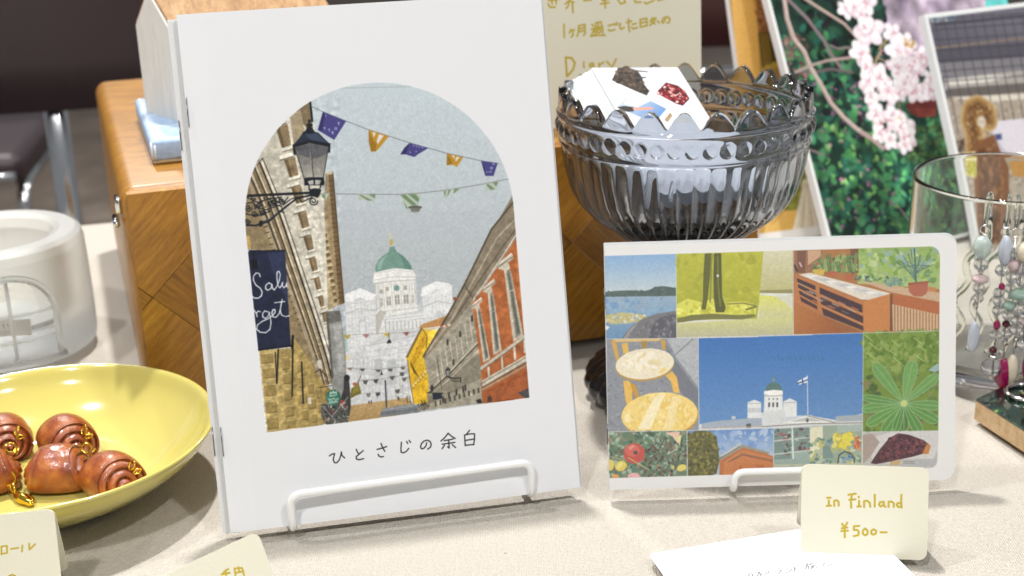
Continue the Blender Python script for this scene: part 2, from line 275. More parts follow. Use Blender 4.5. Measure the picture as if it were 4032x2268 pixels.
# ------------------------------------------------------------------ printed pictures and handwriting (coordinates in tenths of a millimetre on each sheet)
ART_COVER=[
('c',[184,398,184,1227,186,1271,191,1316,200,1359,212,1402,228,1444,247,1484,270,1523,295,1559,323,1594,354,1626,387,1655,423,1682,460,1706,500,1727,541,1744,583,1758,626,1769,670,1776,715,1780,759,1780,804,1776,848,1769,891,1758,933,1744,974,1727,1014,1706,1051,1682,1087,1655,1120,1626,1151,1594,1179,1559,1204,1523,1227,1484,1246,1444,1262,1402,1274,1359,1283,1316,1288,1271,1290,1227,1290,414]),
('g','c2ced4','b8c1c6',[779,1784,714,1082],[133,1894,1470,1804,1398,936,49,1068]),
('p','b2b9bd',[515,1021,1386,936,1323,174,445,284]),
('g','b8c1c6','b2b9bd',[841,1224,819,985],[419,1286,1408,1199,1386,929,394,1027]),
('n',0.018,5,[464,1753,1577,1673,1453,157,324,299]),
('s','7d868c',1.5,[608,1767,777,1759,912,1753]),
('f',0.8),
('p','c9cbcc',[534,834,867,824,979,813,988,762,848,613,795,443,512,470,522,650]),
('p','d2d4d4',[555,900,678,900,672,733,621,713,547,715]),
('p','c4c6c8',[676,844,714,853,706,760,672,730]),
('p','dadcdc',[874,905,998,911,995,811,871,799]),
('p','e6e8e8',[551,901,555,931,618,951,680,918,678,900,644,897,615,913,583,900]),
('p','e8eaea',[864,887,874,927,938,947,984,935,1000,924,998,902,962,902,935,914,899,902]),
('s','b4b8ba',1.8,[564,896,557,726]),
('s','b4b8ba',1.8,[577,895,571,725]),
('s','b4b8ba',1.8,[591,893,584,724]),
('s','b4b8ba',1.8,[604,892,598,722]),
('s','b4b8ba',1.8,[618,891,611,721]),
('s','b4b8ba',1.8,[631,889,624,719]),
('s','b4b8ba',1.8,[644,888,638,718]),
('s','b4b8ba',1.8,[658,886,651,716]),
('s','b4b8ba',1.8,[671,885,665,715]),
('s','bcc0c2',1.9,[881,898,880,823]),
('s','bcc0c2',1.9,[896,896,895,822]),
('s','bcc0c2',1.9,[911,895,910,820]),
('s','bcc0c2',1.9,[926,893,924,818]),
('s','bcc0c2',1.9,[941,892,939,817]),
('s','bcc0c2',1.9,[956,890,954,815]),
('s','bcc0c2',1.9,[971,889,969,814]),
('s','bcc0c2',1.9,[986,887,984,812]),
('s','aeb2b4',2.4,[559,890,681,892]),
('s','aeb2b4',2.4,[555,854,677,855]),
('s','aeb2b4',2.4,[553,829,675,831]),
('s','aeb2b4',2.4,[550,799,672,800]),
('s','aeb2b4',2.4,[548,774,670,775]),
('s','aeb2b4',2.4,[545,750,668,751]),
('s','9aa0a2',3.7,[554,851,610,867,674,850]),
('s','9aa0a2',3.7,[877,848,934,864,989,848]),
('p','b6babc',[599,815,613,826,628,824,633,808,632,768,596,769]),
('p','d8dada',[606,809,625,809,624,770,604,771]),
('p','babec0',[916,813,930,823,945,819,953,803,952,790,918,794]),
('p','d6d8d8',[681,831,874,827,871,799,854,744,673,745]),
('s','a8aaa8',2.5,[708,822,873,824]),
('s','a8aaa8',2.5,[707,810,872,811]),
('s','a8aaa8',2.5,[706,796,871,798]),
('s','a8aaa8',2.5,[703,761,868,762]),
('s','a8aaa8',2.5,[701,742,866,743]),
('s','9c9c94',3.7,[710,803,708,757]),
('s','9c9c94',3.7,[726,802,724,755]),
('s','9c9c94',3.7,[742,800,740,754]),
('s','9c9c94',3.7,[758,798,756,752]),
('s','9c9c94',3.7,[774,797,772,750]),
('s','9c9c94',3.7,[790,795,788,748]),
('s','9c9c94',3.7,[806,793,804,747]),
('s','9c9c94',3.7,[822,792,820,745]),
('s','9c9c94',3.7,[838,790,836,743]),
('s','9c9c94',3.7,[854,788,852,741]),
('p','bdbfc0',[672,730,712,760,862,762,812,693,787,557,786,450,537,473,550,678,627,713]),
('p','cfd1d2',[620,707,733,723,834,731,799,663,792,619,636,606]),
('b',3,500,3.1,8.6,'c8cacb d8dadb b2b5b7 dcdede c0c2c4',[547,709,809,730,781,463,537,479]),
('s','989c9e',2.5,[626,707,733,721,835,731]),
('s','a2a6a8',1.8,[624,682,812,693]),
('s','a2a6a8',1.8,[542,660,641,661,806,668]),
('s','a4a8aa',2.5,[579,662,568,488]),
('s','a4a8aa',2.5,[606,659,595,485]),
('s','a4a8aa',2.5,[640,655,629,481]),
('s','a4a8aa',2.5,[671,652,660,478]),
('s','a4a8aa',2.5,[701,648,690,474]),
('s','a4a8aa',2.5,[732,645,721,470]),
('s','a4a8aa',2.5,[763,641,752,467]),
('s','a4a8aa',2.5,[788,639,777,464]),
('p','a9adb0',[649,648,683,649,678,545,642,542]),
('p','a9adb0',[704,642,738,643,733,538,697,536]),
('p','9aa2a8',[581,618,601,618,600,594,580,593]),
('p','9aa2a8',[772,597,792,597,791,572,771,572]),
('s','b0b3b5',1.8,[549,637,803,637]),
('s','b0b3b5',1.8,[546,603,800,603]),
('s','b0b3b5',1.8,[540,542,795,541]),
('s','b0b3b5',1.8,[537,511,792,509]),
('p','8fb0a8',[534,772,547,777,545,697,530,692]),
('p','d8c070',[531,680,547,680,546,661,532,660]),
('p','dcdcd6',[684,964,845,964,846,852,683,853]),
('g','d0d0ca','e8e8e4',[679,912,812,905],[684,964,762,969,751,852,683,853]),
('s','b2b2a8',3.1,[693,960,692,858]),
('s','b2b2a8',3.1,[715,958,713,856]),
('s','b2b2a8',3.1,[722,957,721,855]),
('s','b2b2a8',3.1,[749,955,748,852]),
('s','b2b2a8',3.1,[757,954,756,852]),
('s','b2b2a8',3.1,[786,951,785,849]),
('s','b2b2a8',3.1,[794,950,793,848]),
('s','b2b2a8',3.1,[823,947,822,845]),
('s','b2b2a8',3.1,[831,947,830,844]),
('s','b2b2a8',3.1,[843,945,842,843]),
('s','f0f0ec',4.3,[719,958,718,857]),
('s','f0f0ec',4.3,[753,954,752,854]),
('s','f0f0ec',4.3,[790,951,789,850]),
('s','f0f0ec',4.3,[827,947,826,846]),
('p','7e7c70',[725,903,741,904,740,868,723,867]),
('s','e0e0da',2.5,[733,904,731,867]),
('s','e0e0da',1.9,[724,890,740,890]),
('p','7e7c70',[759,906,777,907,776,868,757,868]),
('s','e0e0da',2.5,[768,906,766,867]),
('s','e0e0da',1.9,[757,891,776,891]),
('p','7e7c70',[796,904,815,905,813,866,794,866]),
('s','e0e0da',2.5,[805,904,803,865]),
('s','e0e0da',1.9,[794,890,813,889]),
('p','7e7c70',[697,900,707,901,705,866,695,865]),
('s','e0e0da',2.5,[702,901,700,865]),
('s','e0e0da',1.8,[696,887,706,887]),
('p','7e7c70',[827,899,835,901,834,867,826,866]),
('s','e0e0da',2.5,[831,900,830,865]),
('s','e0e0da',1.9,[826,886,834,887]),
('p','8c8a7e',[698,935,711,936,710,919,698,918]),
('p','8c8a7e',[724,944,737,944,736,928,724,927]),
('p','8c8a7e',[799,941,812,942,811,925,799,924]),
('p','4c7a70',[781,934,779,929,776,925,771,923,766,924,761,926,758,931,758,937,759,942,763,946,768,948,773,947,778,944,780,940]),
('p','e2e2de',[675,978,681,1002,691,1014,767,1020,843,1003,853,977,850,963,762,965,675,963]),
('s','a8a8a0',3.1,[677,977,763,983,852,973]),
('s','b8b8b0',2.5,[688,1005,766,1012,845,994]),
('s','8e8e86',2.5,[678,963,762,965,850,962]),
('p','dedfda',[683,853,764,855,848,855,852,832,762,829,681,825,673,838]),
('s','a4a49c',2.5,[679,844,763,845,850,846]),
('p','a8a49a',[672,832,695,852,719,840,705,823,673,745,668,758]),
('p','74988c',[688,1009,690,1032,701,1055,721,1071,745,1085,764,1088,786,1082,809,1064,828,1040,838,1017,840,1004,767,1019]),
('p','648a80',[785,1083,809,1064,828,1040,838,1017,840,1004,809,1012,803,1046]),
('p','8fb0a6',[705,1052,728,1068,744,1076,727,1056,711,1020,698,1017]),
('p','6f948a',[749,1086,756,1106,775,1108,783,1083,766,1080]),
('s','d8cfa0',4.3,[762,1113,762,1130,764,1162]),
('p','c0a860',[771,1125,770,1119,768,1114,764,1112,761,1112,758,1115,757,1120,757,1126,758,1132,760,1136,763,1139,767,1138,769,1135,771,1131]),
('vp',0.24,'f4f5f5',[538,809,555,931,618,951,680,918,684,964,675,978,688,1009,767,1019,840,1004,853,977,846,855,872,880,874,927,938,947,1000,924,995,811,848,613,795,443,533,470,522,650]),
('g','b89c6c','a48858',[649,479,641,398],[533,470,773,476,807,429,704,403,511,401]),
('b',4,160,1.8,4.9,'c8ac7c 947850 b89868',[533,467,773,471,794,430,518,407]),
('p','767a7e',[650,408,656,425,665,441,727,446,796,446,811,431,812,408]),
('p','8e9296',[665,438,726,443,794,444,798,436,663,430]),
('s','4c4e50',1.9,[653,422,811,423]),
('s','3c4248',6.2,[687,557,682,447]),
('s','4a4038',4.9,[611,478,612,469]),
('s','4a4038',5.0,[736,478,736,469]),
('s','4a4038',5.0,[733,483,734,474]),
('s','4a4038',4.9,[621,479,621,470]),
('s','54483c',3.1,[770,480,770,452]),
('s','54483c',3.1,[783,479,783,451]),
('p','9a8766',[523,1429,554,1435,548,895,538,891,517,888,480,871,483,1124]),
('p','6f5a3e',[535,1428,554,1435,548,895,529,892]),
('s','4a3b28',4.1,[553,1433,548,898]),
('p','c8b994',[527,1432,552,1435,553,1425,528,1422]),
('s','574632',4.1,[534,1396,552,1396]),
('s','574632',4.1,[533,1377,552,1377]),
('s','574632',4.1,[533,1358,552,1358]),
('s','574632',4.1,[533,1339,551,1340]),
('s','574632',4.1,[533,1320,551,1321]),
('s','574632',4.1,[533,1301,551,1302]),
('s','574632',4.1,[532,1282,551,1283]),
('s','574632',4.1,[532,1263,551,1264]),
('s','574632',4.1,[532,1244,550,1245]),
('s','574632',4.1,[532,1225,550,1226]),
('s','574632',4.1,[531,1207,550,1207]),
('s','574632',4.1,[531,1188,550,1188]),
('s','574632',4.1,[531,1169,549,1169]),
('s','574632',4.1,[531,1149,549,1150]),
('s','574632',4.1,[531,1130,549,1131]),
('s','574632',4.1,[530,1111,549,1112]),
('s','574632',4.1,[530,1092,549,1093]),
('s','574632',4.1,[530,1073,548,1074]),
('s','574632',4.1,[530,1054,548,1055]),
('s','574632',4.1,[529,1035,548,1035]),
('s','574632',4.1,[529,1016,548,1016]),
('s','574632',4.1,[529,997,548,997]),
('s','574632',4.1,[529,978,547,978]),
('s','574632',4.1,[529,959,547,959]),
('s','574632',4.1,[528,940,547,940]),
('s','574632',4.1,[528,920,547,921]),
('p','b3a27e',[481,1227,509,1234,518,893,482,871]),
('p','6b583c',[485,1185,506,1187,506,1175,488,1170]),
('s','d9cba6',3.0,[483,1188,507,1190]),
('p','6b583c',[487,1158,507,1160,508,1148,490,1144]),
('s','d9cba6',3.0,[485,1161,508,1163]),
('p','6b583c',[489,1131,509,1134,510,1121,492,1117]),
('s','d9cba6',3.0,[488,1135,510,1137]),
('p','6b583c',[491,1104,510,1107,511,1094,494,1090]),
('s','d9cba6',3.0,[490,1108,511,1110]),
('p','6b583c',[493,1077,512,1080,513,1067,496,1063]),
('s','d9cba6',3.1,[492,1081,513,1083]),
('p','6b583c',[496,1050,513,1053,514,1040,498,1036]),
('s','d9cba6',3.1,[494,1054,515,1056]),
('p','6b583c',[498,1023,515,1026,516,1013,500,1009]),
('s','d9cba6',3.1,[496,1027,516,1029]),
('p','6b583c',[500,996,516,999,517,986,503,981]),
('s','d9cba6',3.1,[498,999,518,1002]),
('p','6b583c',[502,969,518,972,519,959,505,954]),
('s','d9cba6',3.1,[500,972,519,975]),
('p','6b583c',[504,942,519,945,520,932,507,927]),
('s','d9cba6',3.1,[502,945,521,948]),
('p','6b583c',[506,915,521,917,522,905,509,900]),
('s','d9cba6',3.1,[505,918,522,920]),
('g','bdb8a9','d2cec0',[312,1546,522,1529],[163,1154,209,1413,282,1548,393,1660,492,1729,494,1592,506,1357,501,1204,480,871,471,570,439,662,377,969,316,1282]),
('n',0.05,9,[223,1753,612,1725,502,561,109,606]),
('p','7c6c52',[431,1688,492,1726,490,1603,462,1620,447,1646]),
('p','a7997c',[404,1665,447,1695,459,1595,432,1536,408,1548]),
('s','15191f',8.0,[489,1722,490,1684,490,1643]),
('p','8a775a',[343,1630,391,1638,398,1554,359,1546]),
('p','65543b',[343,1630,358,1631,372,1547,359,1546]),
('p','e6e2d4',[322,1651,381,1663,383,1646,327,1631]),
('s','4f422e',3.5,[325,1629,384,1642]),
('p','dcd7c8',[391,1641,401,1642,409,1551,398,1552]),
('p','e9e5d8',[354,1544,404,1554,406,1542,358,1531]),
('s','7a6b50',3.0,[358,1529,406,1538]),
('p','8a775a',[363,1497,408,1504,415,1432,379,1425]),
('p','65543b',[363,1497,378,1498,390,1426,379,1425]),
('p','e6e2d4',[344,1515,398,1525,400,1511,348,1499]),
('s','4f422e',3.5,[347,1497,401,1507]),
('p','dcd7c8',[408,1506,416,1507,424,1429,415,1430]),
('p','e9e5d8',[374,1423,420,1432,422,1421,378,1413]),
('s','7a6b50',3.0,[377,1411,422,1418]),
('p','8a775a',[380,1383,421,1388,427,1323,395,1317]),
('p','65543b',[380,1383,393,1383,405,1318,395,1317]),
('p','e6e2d4',[363,1399,412,1407,414,1394,366,1384]),
('s','4f422e',3.5,[365,1382,415,1391]),
('p','dcd7c8',[421,1390,429,1391,436,1321,427,1322]),
('p','e9e5d8',[390,1316,432,1323,434,1314,394,1306]),
('s','7a6b50',3.0,[393,1304,434,1311]),
('p','8a775a',[396,1277,432,1282,438,1221,408,1215]),
('p','65543b',[396,1277,407,1277,418,1216,408,1215]),
('p','e6e2d4',[380,1292,424,1300,426,1288,383,1278]),
('s','4f422e',3.5,[382,1276,427,1285]),
('p','dcd7c8',[432,1284,439,1285,446,1219,438,1220]),
('p','e9e5d8',[404,1214,443,1221,444,1212,407,1205]),
('s','7a6b50',3.0,[407,1203,444,1210]),
('p','8a775a',[410,1179,443,1184,448,1129,421,1123]),
('p','65543b',[410,1179,420,1180,430,1124,421,1123]),
('p','e6e2d4',[396,1193,435,1200,437,1189,399,1180]),
('s','4f422e',3.5,[397,1179,438,1187]),
('p','dcd7c8',[443,1185,449,1186,455,1126,447,1127]),
('p','e9e5d8',[417,1122,452,1128,453,1120,420,1114]),
('s','7a6b50',3.0,[420,1113,453,1118]),
('p','8a775a',[423,1089,451,1093,456,1042,432,1038]),
('p','65543b',[423,1089,432,1089,440,1038,432,1038]),
('p','e6e2d4',[410,1102,445,1108,446,1098,413,1090]),
('s','4f422e',3.5,[412,1088,447,1096]),
('p','dcd7c8',[452,1095,457,1096,462,1040,456,1041]),
('p','e9e5d8',[429,1036,459,1042,460,1035,432,1029]),
('s','7a6b50',3.0,[431,1028,460,1033]),
('p','8a775a',[435,1005,459,1009,463,964,443,959]),
('p','65543b',[435,1005,443,1006,449,960,443,959]),
('p','e6e2d4',[424,1016,454,1022,455,1013,426,1006]),
('s','4f422e',3.5,[425,1005,456,1011]),
('p','dcd7c8',[460,1010,464,1011,468,962,463,963]),
('p','e9e5d8',[440,959,466,964,467,957,442,952]),
('s','7a6b50',3.0,[442,951,467,955]),
('p','8a775a',[445,929,466,933,469,892,452,888]),
('p','65543b',[445,929,452,929,457,888,452,888]),
('p','e6e2d4',[436,939,462,945,462,937,438,930]),
('s','4f422e',3.6,[437,929,463,935]),
('p','dcd7c8',[466,934,470,935,473,890,469,891]),
('p','e9e5d8',[449,887,471,892,472,886,451,881]),
('s','7a6b50',3.1,[451,880,472,884]),
('p','8a775a',[455,861,471,865,473,828,460,824]),
('p','65543b',[455,861,460,862,464,825,460,824]),
('p','e6e2d4',[447,870,468,875,469,868,449,862]),
('s','4f422e',3.6,[448,861,469,866]),
('p','dcd7c8',[472,866,475,866,477,827,473,827]),
('p','e9e5d8',[458,823,475,828,476,823,459,818]),
('s','7a6b50',3.1,[459,817,476,821]),
('p','8b7a5c',[156,1377,238,1479,263,1504,304,1364,347,1183,382,1025,425,835,456,681,472,573,429,559,361,702,314,738,331,1128,173,1153,144,1257]),
('s','a4957a',17.7,[159,1472,190,1497,236,1358,284,1177,324,1021,372,831,409,678,430,570]),
('s','4d4130',9.9,[175,1473,205,1499,250,1359,297,1178,336,1022,383,832,419,678,438,570]),
('s','c9bea4',8.9,[185,1474,214,1500,259,1360,305,1179,344,1022,390,832,425,679,444,571]),
('s','7d6c50',13.8,[197,1475,226,1501,269,1361,315,1180,353,1023,398,833,432,679,450,571]),
('s','3e3426',5.9,[209,1476,236,1502,279,1362,323,1180,361,1024,405,834,439,680,456,572]),
('s','d3cab4',6.9,[216,1477,242,1502,285,1363,329,1181,366,1024,410,834,443,680,460,572]),
('s','9d8e70',8.9,[225,1478,251,1503,293,1363,336,1182,373,1025,416,834,448,680,465,572]),
('s','241f19',5.9,[238,1479,263,1504,304,1364,347,1183,382,1025,425,835,456,681,472,573]),
('s','e2dccb',5.0,[246,1483,271,1508,313,1368,355,1186,391,1029,433,838,465,684,480,576]),
('s','3a3127',3.0,[253,1486,279,1511,320,1371,363,1189,398,1032,441,842,472,688,488,579]),
('s','463927',4.0,[252,1257,264,1260]),
('s','463927',4.0,[257,1234,269,1237]),
('s','463927',4.0,[263,1210,275,1213]),
('s','463927',4.0,[269,1186,280,1189]),
('s','463927',4.0,[275,1162,286,1165]),
('s','463927',4.0,[281,1138,291,1141]),
('s','463927',4.0,[287,1114,297,1117]),
('s','463927',4.0,[293,1089,302,1093]),
('s','463927',4.0,[299,1065,308,1069]),
('s','463927',4.0,[305,1041,313,1044]),
('s','463927',4.0,[310,1017,319,1020]),
('s','463927',4.0,[316,993,324,996]),
('s','463927',4.0,[322,969,330,972]),
('s','463927',4.0,[328,944,336,948]),
('s','463927',4.0,[334,920,341,923]),
('s','463927',4.0,[340,896,347,899]),
('s','463927',4.0,[346,871,352,875]),
('s','463927',4.0,[352,847,358,850]),
('s','463927',4.1,[358,823,363,826]),
('s','463927',4.1,[364,798,369,802]),
('p','b49a5e',[177,1213,198,1201,197,1151,173,1153]),
('g','c0aa70','9c8650',[187,587,429,559],[188,738,318,734,331,778,373,701,431,574,467,542,430,407,187,397]),
('p','a8925a',[263,736,318,734,329,768,360,692,400,573,414,403,322,400,287,565]),
('n',0.09,6,[194,793,490,761,452,367,179,400]),
('p','998450',[193,721,239,719,239,684,194,685]),
('s','cbb67c',3.0,[192,723,239,721]),
('s','6a5830',3.0,[194,684,240,683]),
('s','7d6a3e',3.0,[239,719,239,684]),
('p','998450',[193,661,239,659,239,622,194,623]),
('s','cbb67c',3.0,[192,663,239,661]),
('s','6a5830',3.0,[194,622,240,621]),
('s','7d6a3e',3.0,[239,659,239,622]),
('p','998450',[194,592,238,591,238,550,194,551]),
('s','cbb67c',3.0,[193,594,239,593]),
('s','6a5830',3.0,[194,549,239,548]),
('s','7d6a3e',3.0,[238,591,238,550]),
('p','998450',[193,522,236,521,235,479,193,480]),
('s','cbb67c',3.0,[192,524,236,523]),
('s','6a5830',3.0,[193,479,236,478]),
('s','7d6a3e',3.0,[236,521,235,479]),
('p','998450',[191,455,235,454,235,412,191,414]),
('s','cbb67c',3.0,[190,457,235,456]),
('s','6a5830',3.0,[191,412,235,411]),
('s','7d6a3e',3.0,[235,454,235,412]),
('p','998450',[277,696,304,697,301,652,275,650]),
('s','cbb67c',3.0,[276,698,304,699]),
('s','6a5830',3.0,[275,649,302,651]),
('s','7d6a3e',3.0,[304,697,301,652]),
('p','998450',[275,629,303,629,302,592,274,591]),
('s','cbb67c',3.0,[274,631,303,631]),
('s','6a5830',3.0,[274,590,302,591]),
('s','7d6a3e',3.0,[303,629,302,592]),
('p','998450',[272,564,303,565,301,523,271,523]),
('s','cbb67c',3.0,[272,566,303,567]),
('s','6a5830',3.0,[271,522,302,522]),
('s','7d6a3e',3.0,[303,565,301,523]),
('p','998450',[272,494,302,494,301,456,271,456]),
('s','cbb67c',3.0,[271,496,302,496]),
('s','6a5830',3.0,[271,455,302,455]),
('s','7d6a3e',3.0,[302,494,301,456]),
('p','998450',[272,436,303,435,302,408,273,409]),
('s','cbb67c',3.0,[271,438,303,437]),
('s','6a5830',3.0,[272,408,303,407]),
('s','7d6a3e',3.1,[303,435,302,408]),
('p','998450',[334,674,354,676,352,634,332,632]),
('s','cbb67c',3.0,[333,676,355,678]),
('s','6a5830',3.0,[332,631,352,633]),
('s','7d6a3e',3.0,[354,676,352,634]),
('p','998450',[331,606,358,607,357,570,331,569]),
('s','cbb67c',3.0,[331,609,358,609]),
('s','6a5830',3.0,[330,568,357,569]),
('s','7d6a3e',3.1,[358,607,357,570]),
('p','998450',[331,541,360,541,359,506,331,505]),
('s','cbb67c',3.1,[330,543,360,543]),
('s','6a5830',3.1,[331,504,359,505]),
('s','7d6a3e',3.1,[360,541,359,506]),
('p','998450',[333,471,359,471,358,436,332,435]),
('s','cbb67c',3.1,[332,473,360,473]),
('s','6a5830',3.1,[332,434,358,434]),
('s','7d6a3e',3.1,[359,471,358,436]),
('p','998450',[369,576,392,577,390,542,368,541]),
('s','cbb67c',3.1,[369,578,392,579]),
('s','6a5830',3.1,[368,540,391,541]),
('s','7d6a3e',3.1,[392,577,390,542]),
('p','998450',[370,513,394,514,393,479,369,478]),
('s','cbb67c',3.1,[369,516,394,516]),
('s','6a5830',3.1,[368,477,393,477]),
('s','7d6a3e',3.1,[394,514,393,479]),
('p','998450',[372,450,394,451,393,419,371,419]),
('s','cbb67c',3.1,[371,452,395,453]),
('s','6a5830',3.1,[371,418,393,418]),
('s','7d6a3e',3.1,[394,451,393,419]),
('p','998450',[403,549,421,550,420,519,402,518]),
('s','cbb67c',3.1,[402,551,421,552]),
('s','6a5830',3.1,[401,517,420,518]),
('s','7d6a3e',3.1,[421,550,420,519]),
('p','998450',[404,488,421,490,419,458,403,457]),
('s','cbb67c',3.1,[403,491,421,492]),
('s','6a5830',3.1,[403,456,419,457]),
('s','7d6a3e',3.1,[421,490,419,458]),
('s','1d1c19',6.0,[265,733,246,595]),
('s','1d1c19',6.1,[324,732,302,537]),
('s','1d1c19',6.1,[354,672,344,501]),
('s','1d1c19',4.0,[252,724,245,599]),
('p','d8d4c8',[415,670,432,673,436,633,420,629]),
('p','d4cfc2',[364,522,378,523,377,496,364,495]),
('s','38322a',4.1,[403,622,424,635,453,596]),
('s','38322a',3.1,[417,558,471,562,512,562]),
('p','8e8f8c',[473,870,531,867,536,698,529,587,541,517,536,467,462,469,468,593]),
('p','6e6d68',[476,865,531,867,528,823,476,816]),
('p','a2a3a0',[495,814,528,810,528,612,501,615]),
('p','5c5a54',[470,866,480,865,477,592,468,587]),
('p','b7c0c8',[524,888,548,892,546,771,535,779,536,822]),
('p','3a3a3a',[520,594,539,595,539,548,535,461,517,400,494,409,488,479,512,539]),
('p','50524e',[415,488,477,493,524,468,517,400,431,401,411,438]),
('b',8,110,2.4,7.9,'24282a 5a5c58 88867c 34363a 6e3a38 a8a494',[416,494,526,493,527,405,426,404]),
('p','23282c',[543,585,541,579,537,575,532,573,527,573,522,577,519,582,519,588,520,593,524,598,529,600,535,599,539,596,542,591]),
('p','b03c44',[496,497,508,497,508,483,496,483]),
('s','b8bcb8',2.4,[453,433,500,478,527,506]),
('s','b8bcb8',2.4,[426,474,469,412]),
('p','2f6252',[498,508,496,499,492,491,485,485,478,481,469,479,460,480,452,484,446,489,441,497,438,506,437,515,439,524,444,532,450,538,458,542,466,544,475,543,483,539,490,533,495,526,498,517]),
('p','3b735f',[493,510,491,502,488,495,482,489,475,486,468,484,460,485,453,488,447,493,443,500,440,508,440,516,442,524,446,531,451,536,458,540,465,541,473,540,480,537,486,532,491,525,493,518]),
('s','d8e4da',3.1,[455,520,458,536,463,527,470,537,474,527,482,535,481,519,455,519]),
('s','d8e4da',2.4,[447,509,451,501,455,508,459,500,464,507]),
('s','d8e4da',2.4,[467,500,467,508,472,507]),
('s','d8e4da',2.4,[475,507,474,499,478,499]),
('s','d8e4da',2.4,[480,501,484,507,488,500]),
('s','d8e4da',2.4,[450,496,482,495]),
('s','d8e4da',2.4,[447,490,483,490]),
('p','e4e4dc',[444,479,457,479,458,470,444,470]),
('s','1c2024',2.4,[446,471,449,479,450,471,453,478]),
('s','1c2024',2.4,[463,479,459,473,464,468,470,470]),
('p','6e6630',[536,498,544,538,576,562,584,515,558,508]),
('p','8a8038',[547,516,554,540,574,556,576,525]),
('s','5a4c30',3.1,[572,557,589,589]),
('p','b05c50',[552,562,564,564,574,553,554,551]),
('p','20263c',[183,1141,331,1132,317,739,185,736]),
('s','10141f',4.7,[196,1142,330,1133]),
('s','10141f',5.4,[183,741,324,742]),
('p','2c3450',[260,1131,331,1129,323,918,276,1045]),
('p','12151c',[192,1104,216,1108,221,1071,194,1068]),
('s','12151c',5.9,[190,1144,234,1140]),
('s','12151c',4.1,[203,1106,207,1136]),
('s','3c4252',2.4,[219,1102,222,1073]),
('s','15181c',9.6,[329,782,322,734]),
('s','e9ebee',4.2,[222,1036,220,1049,208,1053,196,1041,194,1024,202,1004,218,989,224,974,220,959,207,950,190,952,184,960]),
('s','e9ebee',4.2,[266,1000,254,1008,241,999,239,986,246,978,260,984,266,1000,267,983,273,977,283,988,296,1012,303,1037,299,1051,291,1048,288,1025,289,993,296,983,304,993,309,1005,307,990,313,982,321,989,325,1001,324,984]),
('s','e9ebee',4.2,[185,904,193,887,194,875,193,891,201,898,209,894]),
('s','e9ebee',4.2,[240,890,227,896,217,886,217,871,227,865,238,873,245,889,247,846,240,819,222,807,200,811,187,825,192,842,213,855,235,862,256,874,268,887,267,898,259,897,254,884,257,868,269,865,283,879,293,909,301,937,292,909,289,885,293,871,308,864,321,866]),
('s','e9ebee',4.2,[269,925,310,926]),
('p','b98a58',[846,764,863,775,972,801,966,786,937,758,861,757]),
('p','e0b832',[782,641,856,760,930,744,856,631,868,548,860,434,796,448,789,551,790,617]),
('p','f2cc48',[879,742,923,741,871,655,879,710]),
('p','c89a24',[795,619,851,713,872,742,872,699,825,628,795,581]),
('p','d8ae2c',[792,601,865,592,859,435,799,447,792,544]),
('p','7a6038',[780,645,788,640,860,755,856,764]),
('s','e8dcc0',3.1,[861,755,929,740]),
('s','6a5434',3.1,[861,756,877,723,869,674]),
('s','7a5c20',3.7,[828,678,830,673]),
('s','7a5c20',3.7,[840,658,842,653]),
('s','7a5c20',3.8,[854,682,856,676]),
('s','7a5c20',3.7,[832,640,834,635]),
('s','7a5c20',3.7,[857,713,859,707]),
('s','a87c28',4.4,[793,525,801,511]),
('s','f0e4c0',3.1,[790,510,798,524]),
('s','a87c28',4.4,[804,535,812,522]),
('s','f0e4c0',3.1,[801,520,809,535]),
('s','a87c28',4.4,[815,545,823,532]),
('s','f0e4c0',3.1,[812,530,819,545]),
('s','a87c28',4.4,[826,555,834,542]),
('s','f0e4c0',3.1,[823,540,830,555]),
('s','a87c28',4.4,[837,565,845,552]),
('s','f0e4c0',3.1,[834,550,841,565]),
('s','a87c28',4.4,[848,575,856,562]),
('s','f0e4c0',3.1,[845,560,852,575]),
('s','a87c28',4.4,[859,586,867,572]),
('s','f0e4c0',3.1,[856,570,863,585]),
('s','6b5228',3.1,[787,633,789,551,796,449]),
('s','5c4a28',3.1,[800,619,808,580]),
('s','5c4a28',3.1,[802,613,811,576]),
('s','5c4a28',3.1,[804,608,814,572]),
('s','5c4a28',3.1,[806,603,818,568]),
('s','5c4a28',3.1,[808,598,821,563]),
('s','5c4a28',3.1,[810,592,825,559]),
('p','a09a8a',[856,632,1084,852,1113,748,1094,586,1088,416,957,414,805,415,832,432,861,435,866,548]),
('n',0.05,7,[856,632,1084,852,1113,748,1088,416,805,415]),
('p','8a8474',[855,480,1090,631,1093,573,1094,522,857,435]),
('s','7c7666',1.9,[876,610,1107,749]),
('s','7c7666',1.9,[874,589,1105,721]),
('s','7c7666',1.9,[872,568,1102,694]),
('s','7c7666',1.9,[871,546,1100,666]),
('s','7c7666',1.9,[869,525,1098,639]),
('s','7c7666',1.9,[867,504,1095,611]),
('s','7c7666',1.9,[865,483,1093,583]),
('s','7c7666',1.9,[863,461,1090,556]),
('s','7c7666',1.9,[861,440,1088,528]),
('s','c8c2b2',3.8,[903,625,908,524]),
('s','c8c2b2',3.8,[926,646,930,546]),
('s','c8c2b2',3.8,[948,668,953,567]),
('s','c8c2b2',3.8,[971,689,976,589]),
('s','c8c2b2',3.8,[994,711,999,610]),
('s','c8c2b2',3.8,[1017,732,1022,632]),
('s','c8c2b2',3.8,[1039,754,1045,653]),
('s','c8c2b2',3.8,[1062,775,1068,675]),
('s','c8c2b2',3.8,[1085,797,1090,696]),
('p','3c3a34',[957,699,965,703,964,678,960,673,956,676]),
('p','3c3a34',[1013,727,1021,732,1021,706,1016,702,1012,705]),
('p','3c3a34',[1069,788,1077,792,1077,767,1072,762,1068,765]),
